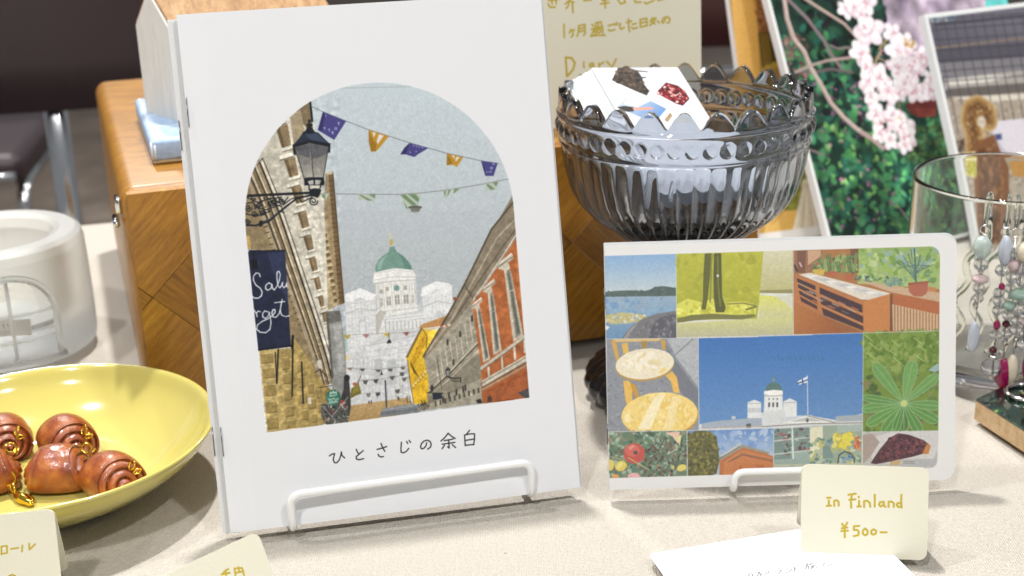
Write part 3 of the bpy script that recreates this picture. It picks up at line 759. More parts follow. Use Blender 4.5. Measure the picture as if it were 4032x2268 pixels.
('p','3c3a34',[974,612,982,616,982,591,977,586,974,589]),
('p','3c3a34',[1005,494,1013,498,1013,473,1008,469,1005,471]),
('p','3c3a34',[976,485,984,489,983,464,979,459,975,462]),
('p','3c3a34',[943,476,951,480,951,455,946,450,943,453]),
('p','3c3a34',[917,460,925,464,924,439,919,434,916,437]),
('p','3c3a34',[1015,499,1023,504,1023,478,1018,474,1015,477]),
('s','5c5446',6.3,[865,488,957,554,1088,666]),
('s','c9c2b0',5.0,[866,494,957,563,1087,674]),
('s','b8b1a0',5.0,[868,477,961,537,1091,642]),
('s','3a362e',1.9,[912,625,919,491]),
('p','d0ccc0',[1028,463,1041,465,1046,453,1029,453]),
('p','4c483c',[884,445,891,447,892,425,884,423]),
('p','4c483c',[904,449,912,451,913,429,905,427]),
('p','4c483c',[925,453,933,455,933,433,925,431]),
('p','4c483c',[945,457,953,459,954,437,946,435]),
('p','4c483c',[966,461,974,463,974,441,967,439]),
('p','4c483c',[987,465,995,467,995,445,987,443]),
('p','4c483c',[1007,469,1015,471,1016,449,1008,447]),
('p','4c483c',[1028,473,1036,475,1037,452,1029,451]),
('p','4c483c',[1049,476,1057,479,1057,456,1050,455]),
('p','4c483c',[1070,480,1078,483,1078,460,1070,459]),
('p','2c2a28',[1060,431,1080,435,1085,415,1065,416]),
('p','857a68',[1287,1271,1301,1273,1307,1158,1296,1095,1231,1032,1127,1042]),
('p','857a68',[1189,1143,1294,1221,1309,1094,1286,1087,1084,852,869,636,856,625,854,641,979,813,1005,854]),
('s','4e4638',7.0,[1297,1252,1187,1140,1058,929,1008,854,979,812,854,639]),
('s','a89e8a',7.7,[1297,1177,1208,1104,1099,945,990,787,871,655]),
('s','5a5142',4.5,[1293,1134,1230,1064,1102,913,988,768]),
('s','c8c2b2',5.8,[1291,1109,1234,1036,1127,905,1085,858]),
('s','40392e',3.2,[1052,923,1085,858]),
('p','b0683c',[1286,1089,1332,1130,1316,401,1085,415,1093,583,1078,840,1119,886,1197,979]),
('p','c07844',[1290,1096,1338,1130,1308,690,1290,692,1278,946]),
('n',0.08,12,[1079,853,1364,1127,1316,401,1085,415]),
('p','c7bfae',[1199,982,1213,1002,1264,1036,1271,1021,1270,1009,1248,996,1257,948,1286,679,1240,659,1226,964,1204,971]),
('s','6d6454',3.8,[1202,980,1219,990,1270,1018]),
('s','e6e0d0',3.8,[1207,992,1263,1031]),
('p','8f8878',[1236,960,1253,971,1276,688,1253,676]),
('p','5e6460',[1241,950,1247,954,1272,695,1260,688]),
('s','d8d2c4',3.2,[1231,869,1256,878]),
('p','c7bfae',[1126,890,1138,906,1179,934,1185,922,1184,912,1166,902,1173,862,1187,628,1150,611,1148,875,1130,881]),
('s','6d6454',3.1,[1129,888,1142,896,1184,919]),
('s','e6e0d0',3.1,[1133,898,1178,930]),
('p','8f8878',[1157,872,1170,881,1179,635,1160,626]),
('p','5e6460',[1160,864,1166,867,1175,641,1165,636]),
('s','d8d2c4',2.6,[1152,791,1172,798]),
('p','c7bfae',[1074,826,1084,840,1119,863,1123,853,1123,844,1108,836,1113,803,1135,598,1104,585,1093,814,1078,819]),
('s','6d6454',2.6,[1077,825,1088,831,1122,850]),
('s','e6e0d0',2.6,[1080,833,1118,859]),
('p','8f8878',[1100,811,1111,818,1129,604,1113,597]),
('p','5e6460',[1103,804,1107,807,1126,609,1117,605]),
('s','d8d2c4',2.2,[1095,740,1112,746]),
('p','c4bcab',[1090,568,1291,684,1292,669,1091,553]),
('s','6b6152',3.8,[1090,551,1291,666]),
('p','a6623a',[1096,544,1292,659,1291,596,1097,515]),
('p','cfc8b8',[1120,564,1129,569,1128,513,1119,508]),
('p','cfc8b8',[1181,600,1190,606,1189,550,1180,544]),
('p','cfc8b8',[1238,635,1248,640,1247,584,1237,579]),
('p','cfc8b8',[1283,660,1292,666,1291,610,1282,604]),
('p','c9c2b2',[1091,510,1290,597,1290,570,1092,483]),
('s','7c7262',3.8,[1092,500,1290,588]),
('s','5c5040',4.5,[1092,482,1291,567]),
('s','a29884',6.4,[1091,472,1290,554]),
('p','a25c36',[1093,464,1290,545,1297,403,1092,413]),
('s','7e3e20',2.6,[1114,463,1147,474]),
('s','7e3e20',2.6,[1154,476,1187,487]),
('s','7e3e20',2.6,[1194,489,1227,501]),
('s','7e3e20',2.6,[1234,502,1267,514]),
('s','7e3e20',2.6,[1274,516,1307,527]),
('p','4a4038',[1107,416,1112,437,1120,444,1127,436,1128,416]),
('p','4e4a4c',[1241,441,1293,455,1293,410,1271,412]),
('p','7c3c22',[1142,416,1227,419,1226,415,1145,412]),
('p','87503a',[1019,865,1018,862,1015,860,1011,859,1007,859,1003,861,1000,864,999,867,1001,870,1004,873,1008,874,1012,873,1016,871,1019,868]),
('p','3a3a3a',[939,571,953,586,963,572,956,544,943,544]),
('p','8a8a86',[943,568,960,569,955,548,945,547]),
('s','24221e',4.4,[949,542,980,532,1002,533,1001,514]),
('s','24221e',2.5,[955,538,973,520,995,521]),
('p','3a3a3a',[870,507,879,520,887,507,881,488,872,488]),
('p','272c3a',[878,480,918,479,917,454,878,454]),
('s','24221e',3.1,[856,486,924,476]),
('s','54483c',3.1,[828,458,844,424]),
('s','54483c',3.1,[840,456,856,423]),
('b',9,60,2.5,6.3,'34302a 6a6258 8c8474',[811,441,865,447,862,419,815,415]),
('s','8f938e',1.8,[530,764,613,759,720,752,835,746,974,757]),
('p','b09a40',[533,763,563,763,550,745]),
('p','a87878',[610,758,639,757,626,740]),
('p','b8a040',[696,754,725,753,713,736]),
('p','8a5a50',[776,750,806,749,793,732]),
('p','d8c8c0',[924,759,934,760,934,752,925,751]),
('p','b86a60',[936,760,946,760,945,753,936,751]),
('p','d8c8c0',[947,760,957,761,957,754,948,752]),
('p','b86a60',[958,761,969,762,968,754,959,753]),
('p','d8c8c0',[970,762,980,762,979,755,970,753]),
('s','7a7c78',1.8,[533,627,660,606,785,608]),
('p','8a7860',[536,628,558,627,551,615,540,619]),
('p','54504a',[587,619,609,617,602,606,591,609]),
('p','6a5a54',[651,607,673,606,666,594,655,598]),
('p','585450',[701,605,723,603,716,592,705,595]),
('p','6a6258',[754,606,776,605,769,593,758,597]),
('s','7a7c78',1.8,[570,569,663,565,782,573]),
('p','54524e',[595,567,617,567,608,549,597,554]),
('p','4a4846',[638,567,660,567,651,549,641,554]),
('p','5c5854',[707,573,729,573,720,555,710,560]),
('p','54524e',[749,584,771,584,762,566,751,571]),
('p','6a6660',[756,561,778,561,769,543,758,548]),
('p','7a746c',[602,513,624,512,615,495,605,500]),
('p','5a5a58',[723,514,746,514,737,496,726,501]),
('s','3a3a3a',2.5,[720,753,718,725]),
('p','2e2e2c',[706,710,714,725,723,725,728,711]),
('s','3a3a3a',2.5,[675,601,674,586]),
('p','2e2e2c',[667,583,674,594,681,583]),
('p','44464a',[642,511,662,511,658,497,644,497]),
('s','44464a',2.5,[649,498,648,489]),
('s','4a5058',2.0,[485,1707,536,1678,626,1633,715,1591,875,1526,1028,1470,1168,1428,1242,1411]),
('p','46437f',[536,1677,626,1633,571,1561,509,1606]),
('p','332f60',[536,1677,545,1666,525,1598,509,1606]),
('s','b9b8d4',2.5,[546,1666,547,1657]),
('s','b9b8d4',2.6,[593,1632,595,1620]),
('s','b9b8d4',2.6,[600,1630,593,1626,596,1620]),
('s','b9b8d4',2.5,[581,1611,577,1605,583,1601,587,1608,581,1611]),
('s','b9b8d4',2.5,[533,1614,541,1613]),
('s','b9b8d4',2.5,[537,1614,537,1606]),
('s','b9b8d4',2.5,[551,1606,558,1605]),
('s','b9b8d4',2.5,[554,1605,555,1597]),
('s','b9b8d4',2.5,[565,1595,566,1586]),
('s','b9b8d4',2.5,[565,1595,571,1594,567,1591,570,1585]),
('p','b98a2e',[714,1591,794,1559,749,1513,735,1501,715,1503,711,1543]),
('p','96701f',[714,1591,727,1552,740,1530,735,1501,715,1503,710,1543]),
('p','d8d6d0',[727,1582,742,1577,732,1557]),
('p','d8d6d0',[754,1570,774,1563,745,1530,742,1543]),
('p','46437f',[876,1525,952,1498,907,1476,891,1466,855,1480,834,1481]),
('p','302c58',[876,1525,856,1482,834,1481,853,1506]),
('s','b9b8d4',2.6,[891,1516,893,1510]),
('s','b9b8d4',2.6,[902,1512,906,1506]),
('s','b9b8d4',2.6,[914,1508,916,1502]),
('s','b9b8d4',2.6,[923,1505,931,1500]),
('s','b9b8d4',2.6,[872,1489,877,1485]),
('s','b9b8d4',2.6,[898,1487,903,1489]),
('p','b98a2e',[1028,1470,1094,1449,1063,1410,1046,1423,1022,1421]),
('p','96701f',[1028,1470,1046,1433,1046,1423,1022,1421]),
('p','d8d6d0',[1045,1463,1057,1459,1058,1443]),
('p','d8d6d0',[1067,1454,1080,1451,1062,1432,1059,1439]),
('p','46437f',[1168,1428,1237,1411,1215,1361,1181,1364,1176,1391]),
('p','332f60',[1168,1428,1182,1396,1181,1364,1175,1391]),
('s','b9b8d4',2.7,[1215,1409,1220,1413,1222,1406]),
('s','b9b8d4',2.7,[1209,1399,1205,1394,1210,1390,1214,1396,1209,1399]),
('s','b9b8d4',2.7,[1196,1379,1203,1379]),
('s','b9b8d4',2.7,[1186,1382,1190,1378]),
('s','b9b8d4',2.7,[1206,1383,1207,1377]),
('s','6a706c',2.5,[496,1349,650,1334,820,1318,904,1317,999,1319,1090,1325,1182,1333,1277,1343]),
('p','b4beb2',[647,1335,718,1326,712,1301,647,1311]),
('p','b4beb2',[818,1317,893,1316,903,1304,889,1269,863,1269,845,1252,837,1258,828,1290]),
('p','b4beb2',[999,1319,1031,1318,1010,1281,1000,1296]),
('p','b4beb2',[1034,1322,1079,1323,1040,1300,1036,1307]),
('p','b4beb2',[1179,1332,1235,1336,1217,1303,1179,1304]),
('p','b4beb2',[496,1347,531,1347,514,1322,502,1331]),
('p','6e8a66',[649,1331,659,1331,704,1302,683,1305]),
('p','6e8a66',[690,1329,717,1326,714,1310]),
('p','6e8a66',[819,1315,840,1315,884,1269,863,1270]),
('p','6e8a66',[851,1316,882,1314,896,1294,890,1279]),
('p','6e8a66',[830,1290,846,1257,838,1258]),
('p','6e8a66',[1000,1317,1010,1316,1003,1290]),
('p','6e8a66',[1020,1318,1031,1318,1012,1290]),
('p','6e8a66',[1047,1322,1068,1321,1040,1303]),
('p','6e8a66',[1180,1328,1192,1329,1217,1306,1198,1304]),
('p','6e8a66',[1209,1334,1233,1335,1223,1316]),
('p','6e8a66',[498,1342,512,1346,515,1323,504,1332]),
('p','5a5c54',[905,1257,901,1254,893,1252,881,1252,868,1253,857,1255,849,1259,846,1262,849,1265,858,1267,870,1268,883,1267,894,1264,902,1261]),
('p','8e9088',[894,1243,892,1241,886,1239,879,1238,870,1239,863,1241,858,1244,856,1247,858,1250,864,1251,872,1252,880,1251,887,1249,892,1247]),
('p','74766e',[857,1259,895,1256,894,1243,856,1246]),
('s','191c22',4.6,[479,1650,477,1628]),
('p','191c22',[491,1628,489,1625,485,1622,480,1621,474,1622,469,1624,465,1626,464,1630,466,1633,470,1635,475,1636,481,1635,486,1633,490,1631]),
('p','191c22',[484,1643,483,1640,481,1638,479,1637,476,1637,474,1639,472,1641,472,1644,473,1647,475,1650,477,1651,480,1651,482,1649,484,1646]),
('p','191c22',[468,1623,484,1622,495,1601,507,1595,504,1591,446,1594,446,1600,459,1606]),
('p','262d3c',[446,1597,509,1596,552,1546,476,1564,403,1552,432,1580]),
('p','3a465c',[454,1594,504,1592,541,1552,479,1567]),
('p','191c22',[402,1554,477,1567,552,1548,549,1529,470,1556,408,1541]),
('s','191c22',10.1,[407,1552,408,1518]),
('s','191c22',8.2,[550,1546,546,1515]),
('g','6c6a68','a2a096',[474,1541,467,1414],[411,1544,473,1557,546,1535,510,1410,436,1414]),
('p','54565a',[413,1541,473,1554,465,1496,426,1514]),
('p','5c5e62',[480,1553,545,1533,540,1510,495,1493,477,1495]),
('s','4a4c50',4.6,[476,1556,473,1413]),
('s','33363a',3.5,[411,1541,436,1414]),
('s','33363a',3.6,[545,1533,512,1410]),
('p','191c22',[435,1417,457,1419,514,1414,516,1394,512,1382,434,1388]),
('p','a9aaa4',[448,1404,472,1407,471,1388,454,1389]),
('p','a9aaa4',[479,1407,504,1403,495,1386,477,1387]),
('s','191c22',4.6,[452,1389,452,1369,493,1365,501,1385]),
('p','191c22',[497,1363,494,1359,489,1357,480,1356,471,1357,463,1359,458,1362,456,1366,459,1369,464,1372,473,1373,482,1372,490,1370,495,1366]),
('p','191c22',[452,1369,501,1365,491,1343,480,1333,451,1351]),
('s','191c22',10.0,[189,1366,330,1361,482,1355]),
('s','191c22',7.0,[183,1249,227,1244,279,1256,334,1297,398,1338,450,1346,485,1340]),
('s','3c465a',4.0,[254,1256,285,1266,318,1288]),
('p','191c22',[254,1246,251,1241,246,1238,242,1237,238,1239,236,1243,236,1248,238,1254,241,1259,245,1262,249,1262,253,1261,255,1257,255,1252]),
('s','191c22',4.0,[350,1332,348,1326,343,1322,337,1321,332,1323,328,1327,327,1332,329,1337,332,1340,336,1341,340,1340,343,1337,344,1334,343,1331,341,1329,338,1328,336,1328,335,1330,334,1332,334,1333]),
('s','191c22',4.1,[481,1320,478,1312,471,1307,463,1306,456,1308,451,1314,449,1321,452,1327,456,1332,462,1333,467,1332,471,1328,472,1324,471,1319,468,1316,465,1315,462,1316,460,1318,459,1320,459,1322]),
('s','191c22',4.0,[217,1315,214,1308,208,1304,202,1303,196,1306,192,1310,191,1316,192,1321,196,1325,201,1326,205,1325,208,1322,209,1318,209,1314,206,1312,203,1311,201,1312,199,1313,198,1315,199,1317]),
('s','191c22',4.0,[238,1290,235,1285,230,1281,224,1280,219,1282,216,1286,215,1291,216,1296,220,1299,224,1300,227,1299,230,1296,231,1293,230,1290,228,1288,226,1287,224,1287,222,1289,222,1290,222,1292]),
('s','191c22',4.0,[206,1263,204,1257,199,1254,194,1253,189,1255,186,1259,185,1263,187,1267,190,1270,193,1271,197,1270,199,1268,200,1265,199,1262,198,1260,195,1259,193,1260,192,1261,191,1263,192,1264]),
('s','191c22',4.0,[257,1324,254,1320,250,1316,245,1316,241,1317,238,1321,237,1325,239,1329,241,1331,245,1332,248,1332,250,1329,251,1327,250,1324,249,1322,247,1321,245,1322,243,1323,243,1325,243,1326]),
('s','191c22',4.0,[303,1326,301,1320,296,1317,291,1316,286,1318,283,1321,282,1326,283,1330,286,1333,290,1334,294,1333,296,1331,297,1328,296,1325,294,1323,292,1322,290,1323,289,1324,288,1326,289,1327]),
('s','191c22',4.0,[270,1293,267,1287,263,1284,257,1283,252,1285,249,1289,249,1293,250,1297,253,1300,257,1301,260,1300,263,1298,263,1295,263,1292,261,1290,259,1289,257,1290,255,1291,255,1293,255,1294]),
('s','191c22',4.0,[199,1360,242,1336,293,1347,339,1348]),
('s','191c22',4.0,[219,1358,230,1317,274,1303,326,1318]),
('s','191c22',4.0,[279,1358,306,1320,335,1312]),
('s','191c22',4.0,[341,1317,378,1339,425,1346]),
('s','191c22',4.0,[187,1295,231,1281,288,1296]),
('s','191c22',4.1,[409,1337,417,1321,438,1329,460,1337]),
('s','191c22',4.0,[324,1349,347,1327,364,1346]),
('s','191c22',4.0,[191,1335,222,1338,244,1310,251,1279]),
('s','191c22',4.0,[323,1293,343,1286]),
('b',12,26,3.0,6.5,'191c22',[199,1360,369,1345,314,1299,195,1269]),
('n',0.07,9,[194,1555,491,1734,555,910,502,350,138,395]),
('n',0.06,3.5,[194,1555,491,1734,555,910,502,350,138,395]),
('n',0.06,9,[776,593,1302,1257,1317,402,651,375]),
('n',0.05,3.5,[776,593,1302,1257,1317,402,651,375]),
('n',0.035,4,[555,910,702,1155,1016,916,815,567,535,473]),
('f',0.8),
('n',0.022,2.2,[49,2062,3169,1871,2992,-1079,-221,-565]),
('c',None),
('s','26272a',5.1,[429,271,439,277,451,278,447,267,443,253,447,240,457,239,468,250,476,269,479,282,480,267,490,255]),
('s','26272a',5.1,[541,285,544,275,550,263]),
('s','26272a',5.2,[569,276,552,264,538,254,538,245,547,240,568,242]),
('s','26272a',5.2,[627,274,650,277,667,281]),
('s','26272a',5.2,[645,297,650,279,658,262]),
('s','26272a',5.2,[629,253,632,245,641,240,650,241]),
('s','26272a',5.2,[730,291,726,267,725,250,734,246,747,250,758,262]),
('s','26272a',5.2,[752,292,756,283]),
('s','26272a',5.2,[763,295,768,286]),
('s','26272a',5.3,[835,276,831,263,821,254,811,254,808,262,813,275,825,285,839,287,850,280,854,267,849,255,837,249]),
('s','26272a',5.3,[896,276,914,289,929,305]),
('s','26272a',5.3,[929,305,942,291,957,279]),
('s','26272a',5.3,[910,276,948,278]),
('s','26272a',5.3,[900,262,954,263]),
('s','26272a',5.3,[929,277,928,242,922,248]),
('s','26272a',5.3,[909,256,898,243]),
('s','26272a',5.3,[942,255,955,241]),
('s','26272a',5.3,[1021,306,1006,291]),
('s','26272a',5.3,[998,289,997,244]),
('s','26272a',5.3,[998,289,1020,291,1041,289,1038,264,1033,243]),
('s','26272a',5.3,[1000,266,1037,267]),
('s','26272a',5.3,[998,245,1034,244]),
]
ART_ZINE=[
('c',[-5,52,1363,52,1376,54,1388,60,1397,69,1403,81,1405,94,1405,964,1403,977,1397,989,1388,998,1376,1004,1363,1006,-5,1006]),
('p','d8d8d0',[-23,1045,1609,1074,1624,-32,-45,18]),
('g','7fa6d2','b8c8cc',[146,1009,143,850],[-8,1021,300,1012,298,841,-12,850]),
('g','8fa6bc','5d86ac',[143,832,140,650],[-12,838,298,833,296,645,-16,651]),
('b',21,60,6.2,20.1,'6d93b8 7fa2c0 8aa8c0',[-4,827,296,822,295,747,-6,749]),
('p','4a5a58',[-2,854,50,858,112,858,166,854,194,860,213,870,244,872,275,867,298,861,298,829,-3,834]),
('b',22,70,3.9,8.5,'3f4f4e 54645e 4a5a54',[0,854,197,854,197,836,0,839]),
('b',23,60,3.9,9.3,'3f4f4e 54645e 4a5a54',[194,864,298,863,298,832,193,835]),
('p','b8b078',[-6,756,64,766,165,751,176,739,102,718,24,716,-5,733]),
('b',24,40,3.9,12.4,'c8c09a a8a468 d4d0c0 8fa0a4',[-4,756,165,758,164,720,-5,721]),
('p','e0e4e6',[-3,713,16,705,1,690]),
('p','6c6c70',[62,652,86,683,117,714,157,737,219,756,297,766,296,645]),
('p','50505a',[178,649,188,688,211,726,250,745,296,754,296,645]),
('p','8a8a8c',[74,656,94,687,121,713,141,725,101,675,89,652]),
('b',25,60,3.9,10.9,'5c5c62 7a7a7e 66666c',[93,675,164,732,293,759,291,653,101,655]),
('g','b0b23c','a2a432',[377,1010,375,800],[300,1012,666,1007,646,792,637,722,298,724]),
('b',26,50,7.7,26.2,'b6b640 9c9c34 a8a838',[304,1004,655,1002,630,808,301,810]),
('g','cfccaa','b4b078',[724,1007,715,837],[666,1007,790,1007,788,838,650,842]),
('p','8a8454',[650,842,788,842,788,825,650,831]),
('p','d0d054',[301,794,344,816,406,799,452,813,514,796,591,797,638,776,630,738,529,725,374,737,300,739]),
('b',27,60,6.2,18.6,'dcdc58 e6e66c c2c240 b0b03a',[305,802,630,792,626,742,304,743]),
('p','56592c',[420,1005,447,1004,442,915,430,814,421,767,402,768,410,814,413,916]),
('p','4c4f2a',[459,1004,489,1003,490,913,491,820,506,773,498,753,463,754,456,813,455,914]),
('s','7c8038',6.2,[450,1000,445,891,440,798]),
('s','6a6e30',7.7,[474,991,474,875,483,781]),
('p','d8d8d0',[469,914,478,914,478,904,469,904]),
('p','6c6c3c',[300,732,358,746,451,749,552,740,630,741,628,730,575,720,451,726,374,722,300,714]),
('s','7c7c40',6.2,[514,788,584,790,630,777]),
('s','5c5c34',6.2,[591,762,634,773]),
('g','d6d868','c2c098',[684,822,684,712],[646,823,731,813,788,756,788,725,645,714]),
('p','cfcfb8',[715,813,788,819,788,764]),
('g','c6c684','b0ae8c',[529,717,528,654],[297,712,630,722,788,733,788,647,297,652]),
('p','a06a40',[787,1007,1411,1006,1414,644,787,650]),
('p','8c6248',[797,1005,914,1008,914,909,796,908]),
('p','6e4a3a',[806,1005,844,1005,840,911,809,912]),
('p','c09878',[852,1004,906,1005,906,979,852,942]),
('g','86a458','98b068',[1199,1009,1200,853],[1060,1007,1411,1006,1413,824,1060,858]),
('b',31,120,6.2,20.1,'6f9440 8cac54 a4bc70 5f8446 b8c88c 86a49c',[1064,1001,1407,1003,1409,832,1068,873]),
('p','6c4a38',[1029,1006,1064,1007,1064,904,1037,905]),
('b',32,90,3.9,12.3,'5a7a4a 48683e 7a9a5a 8cac68 3c5838',[867,964,1045,990,1060,904,875,910]),
('s','6c8a54',4.6,[921,912,906,994]),
('s','4c6a40',4.6,[950,911,945,988]),
('s','90a868',4.6,[978,911,983,981]),
('s','6c8a54',4.6,[1007,910,1022,975]),
('s','4c6a40',4.6,[1036,909,1029,969]),
('s','90a868',4.6,[933,912,937,966]),
('s','6c8a54',4.6,[962,911,975,960]),
('s','4c6a40',4.6,[990,910,983,954]),
('s','90a868',4.6,[1019,909,1022,947]),
('s','6c8a54',4.6,[1047,909,1060,987]),
('s','4c6a40',4.6,[945,912,937,986]),
('s','90a868',4.6,[973,911,975,979]),
('s','6c8a54',4.6,[1002,910,1014,972]),
('s','4c6a40',4.6,[1030,909,1022,967]),
('s','90a868',4.6,[928,912,929,964]),
('s','6c8a54',4.6,[956,911,968,958]),
('s','4c6a40',4.6,[985,910,975,952]),
('s','90a868',4.6,[1013,910,1014,945]),
('s','6c8a54',4.6,[1042,909,1053,985]),
('s','4c6a40',4.6,[939,912,929,983]),
('s','90a868',4.6,[968,911,968,977]),
('s','6c8a54',4.6,[996,910,1006,970]),
('s','4c6a40',4.6,[1025,909,1014,965]),
('s','90a868',4.6,[922,912,921,962]),
('s','6c8a54',4.6,[951,911,960,955]),
('s','4c6a40',4.6,[979,911,968,950]),
('p','c8a848',[872,924,924,922,917,899,880,900]),
('p','a85a3c',[926,914,978,913,971,890,934,891]),
('p','a85a3c',[1000,898,1043,897,1037,874,1007,875]),
('b',33,70,3.1,9.3,'4c6a58 5a7868 3c5048 7a948a',[1045,897,1246,875,1246,844,1045,874]),
('p','c0a080',[1060,873,1413,808,1413,769,1200,818]),
('p','d8cfc0',[813,904,860,910,1200,813,1154,783,1076,791]),
('p','e4e2de',[836,898,867,902,914,888,879,882]),
('p','c8c6c2',[864,890,895,894,941,880,907,873]),
('p','b8b8b8',[892,881,923,885,969,871,934,864]),
('p','e4e2de',[920,873,951,876,997,863,962,856]),
('p','c8c6c2',[948,864,978,868,1025,854,990,847]),
('p','b8b8b8',[975,855,1006,859,1053,845,1018,839]),
('p','e4e2de',[1003,847,1034,851,1081,837,1046,830]),
('p','c8c6c2',[1031,838,1062,842,1108,828,1074,821]),
('p','b8b8b8',[1059,830,1090,833,1136,819,1102,813]),
('p','e4e2de',[1087,821,1118,825,1164,811,1129,804]),
('p','c8c6c2',[1115,812,1146,816,1192,802,1157,795]),
('p','b8b8b8',[1143,804,1174,807,1220,794,1185,787]),
('p','b06c40',[798,904,1088,783,1088,653,890,745,788,788]),
('p','8c5432',[788,788,906,729,1088,649,787,650]),
('g','a86838','8a4c2c',[813,763,1006,648],[788,788,906,729,999,651,787,650]),
('p','3c2c30',[805,890,883,854,884,835,807,873]),
('p','3c2c30',[809,865,886,825,887,807,811,848]),
('p','3c2c30',[813,838,889,796,890,778,817,820]),
('p','3c2c30',[817,812,890,769,892,753,824,790]),
('p','3c2c30',[900,848,1080,767,1082,728,902,816]),
('p','3c2c30',[904,806,1084,718,1084,689,907,775]),
('p','3c2c30',[910,761,1084,677,1086,657,917,729]),
('s','b87848',6.2,[906,815,1080,730]),
('s','b87848',6.2,[907,772,1082,683]),
('s','b87848',6.2,[809,868,884,830]),
('s','b87848',6.2,[813,843,887,802]),
('s','8c7c78',3.9,[817,865,844,852]),
('s','a89890',3.9,[858,833,885,820]),
('s','6c5c60',3.9,[899,801,926,788]),
('s','b8683c',3.9,[940,769,967,756]),
('s','8c7c78',3.9,[981,784,1008,771]),
('s','a89890',3.9,[1022,752,1049,739]),
('s','6c5c60',3.9,[831,826,858,812]),
('s','b8683c',3.9,[872,794,899,781]),
('s','8c7c78',3.9,[913,809,940,796]),
('s','a89890',3.9,[954,777,981,764]),
('s','6c5c60',3.9,[995,745,1022,732]),
('s','b8683c',3.9,[1036,760,1063,747]),
('s','8c7c78',3.9,[845,833,872,820]),
('s','a89890',3.9,[886,802,913,788]),
('s','6c5c60',3.9,[927,770,954,756]),
('s','b8683c',3.9,[968,785,995,771]),
('p','bd7540',[1086,783,1197,811,1197,653,1089,651]),
('p','a85c38',[1200,814,1413,765,1414,714,1206,767]),
('p','6a4430',[1197,813,1208,810,1210,653,1197,653]),
('p','c8a480',[1206,767,1414,714,1414,647,1210,653]),
('s','8c6444',4.7,[1217,761,1218,653]),
('s','8c6444',4.7,[1230,757,1231,652]),
('s','8c6444',4.7,[1243,754,1244,652]),
('s','8c6444',4.7,[1257,751,1257,651]),
('s','8c6444',4.7,[1270,747,1270,651]),
('s','8c6444',4.7,[1283,744,1284,651]),
('s','8c6444',4.7,[1296,741,1297,650]),
('s','8c6444',4.7,[1309,737,1310,650]),
('s','8c6444',4.7,[1323,734,1323,650]),
('s','8c6444',4.7,[1336,731,1336,649]),
('s','8c6444',4.7,[1349,727,1350,649]),
('s','8c6444',4.7,[1362,724,1363,648]),
('s','8c6444',4.7,[1375,720,1376,648]),
('s','8c6444',4.7,[1389,717,1389,648]),
('s','8c6444',4.7,[1402,714,1403,647]),
('s','8c6444',4.7,[1415,710,1416,647]),
('p','a45a44',[1273,851,1358,857,1353,810,1332,795,1297,798,1277,816]),
('s','8c4a38',7.7,[1275,851,1356,857]),
('p','b87848',[1358,837,1389,832,1389,813,1355,818]),
('s','50706c',3.1,[1300,866,1249,941]),
('s','3c5854',3.1,[1300,882,1230,941]),
('s','6c8c84',3.1,[1300,897,1214,943]),
('s','50706c',3.1,[1300,913,1243,946]),
('s','3c5854',3.1,[1300,928,1231,919]),
('s','6c8c84',3.1,[1300,866,1257,968]),
('s','50706c',3.1,[1300,882,1249,973]),
('s','3c5854',3.1,[1300,897,1271,978]),
('s','6c8c84',3.1,[1300,913,1267,941]),
('s','50706c',3.1,[1300,928,1268,946]),
('s','3c5854',3.1,[1300,866,1284,997]),
('s','6c8c84',3.1,[1300,882,1289,956]),
('s','50706c',3.1,[1300,897,1299,959]),
('s','3c5854',3.1,[1300,913,1309,963]),
('s','6c8c84',3.1,[1300,928,1312,965]),
('s','50706c',3.1,[1300,866,1326,968]),
('s','3c5854',3.1,[1300,882,1322,970]),
('s','6c8c84',3.1,[1300,897,1339,969]),
('s','50706c',3.1,[1300,913,1360,928]),
('s','3c5854',3.1,[1300,928,1349,927]),
('s','6c8c84',3.1,[1300,866,1371,969]),
('s','50706c',3.1,[1300,882,1354,964]),
('s','3c5854',3.1,[1300,897,1379,930]),
('s','6c8c84',3.1,[1300,913,1357,924]),
('s','44605c',7.0,[1306,858,1301,944,1298,998]),
('b',34,40,3.9,9.3,'7a9888 64887c',[1176,878,1269,883,1262,844,1184,846]),
('s','2c2830',7.7,[796,943,806,920]),
('s','d0b0c0',6.2,[817,954,825,938]),
('p','82868e',[1,654,388,649,385,248,-1,254]),
('b',41,260,3.1,10.9,'8a8e96 787c86 92969c 70747e',[4,652,387,647,383,250,1,258]),
('p','a6aaae',[256,647,387,647,385,437,294,567]),
('b',42,80,3.1,9.3,'b0b4b8 9ca0a6',[271,638,387,643,384,453,301,566]),
('s','686c74',3.9,[286,575,365,643]),
('p','6a6e78',[248,627,293,551,385,421,384,326,307,424,270,520]),
('p','d4b470',[23,653,233,649,217,638,46,640]),
('p','c89c48',[19,646,40,648,56,558,44,546]),
('p','d8ac50',[65,633,89,636,96,588,70,589]),
('p','c09440',[229,643,248,645,251,599,236,604]),
('p','a07c3c',[147,640,170,641,170,610,150,610]),
('p','e0b050',[68,471,90,474,106,454,105,406,107,374,83,357,76,391]),
('p','c08c30',[97,462,120,453,135,401,119,398,106,430]),
('p','e0b050',[246,489,277,508,296,480,307,412,280,417,269,465]),
('p','b48c44',[285,545,282,527,271,510,253,495,228,482,199,474,167,469,134,469,104,473,77,481,56,494,42,509,37,526,40,543,51,560,69,575,94,588,123,596,155,601,187,601,218,597,244,589,265,576,279,561]),
('p','e6dcc0',[285,553,282,535,271,519,253,503,228,491,199,482,167,477,134,477,104,481,77,490,56,502,43,517,37,533,40,551,51,567,69,582,94,595,123,604,155,608,188,609,218,604,245,596,266,584,279,569]),
('p','f0e8d0',[60,542,139,595,216,585,137,508]),
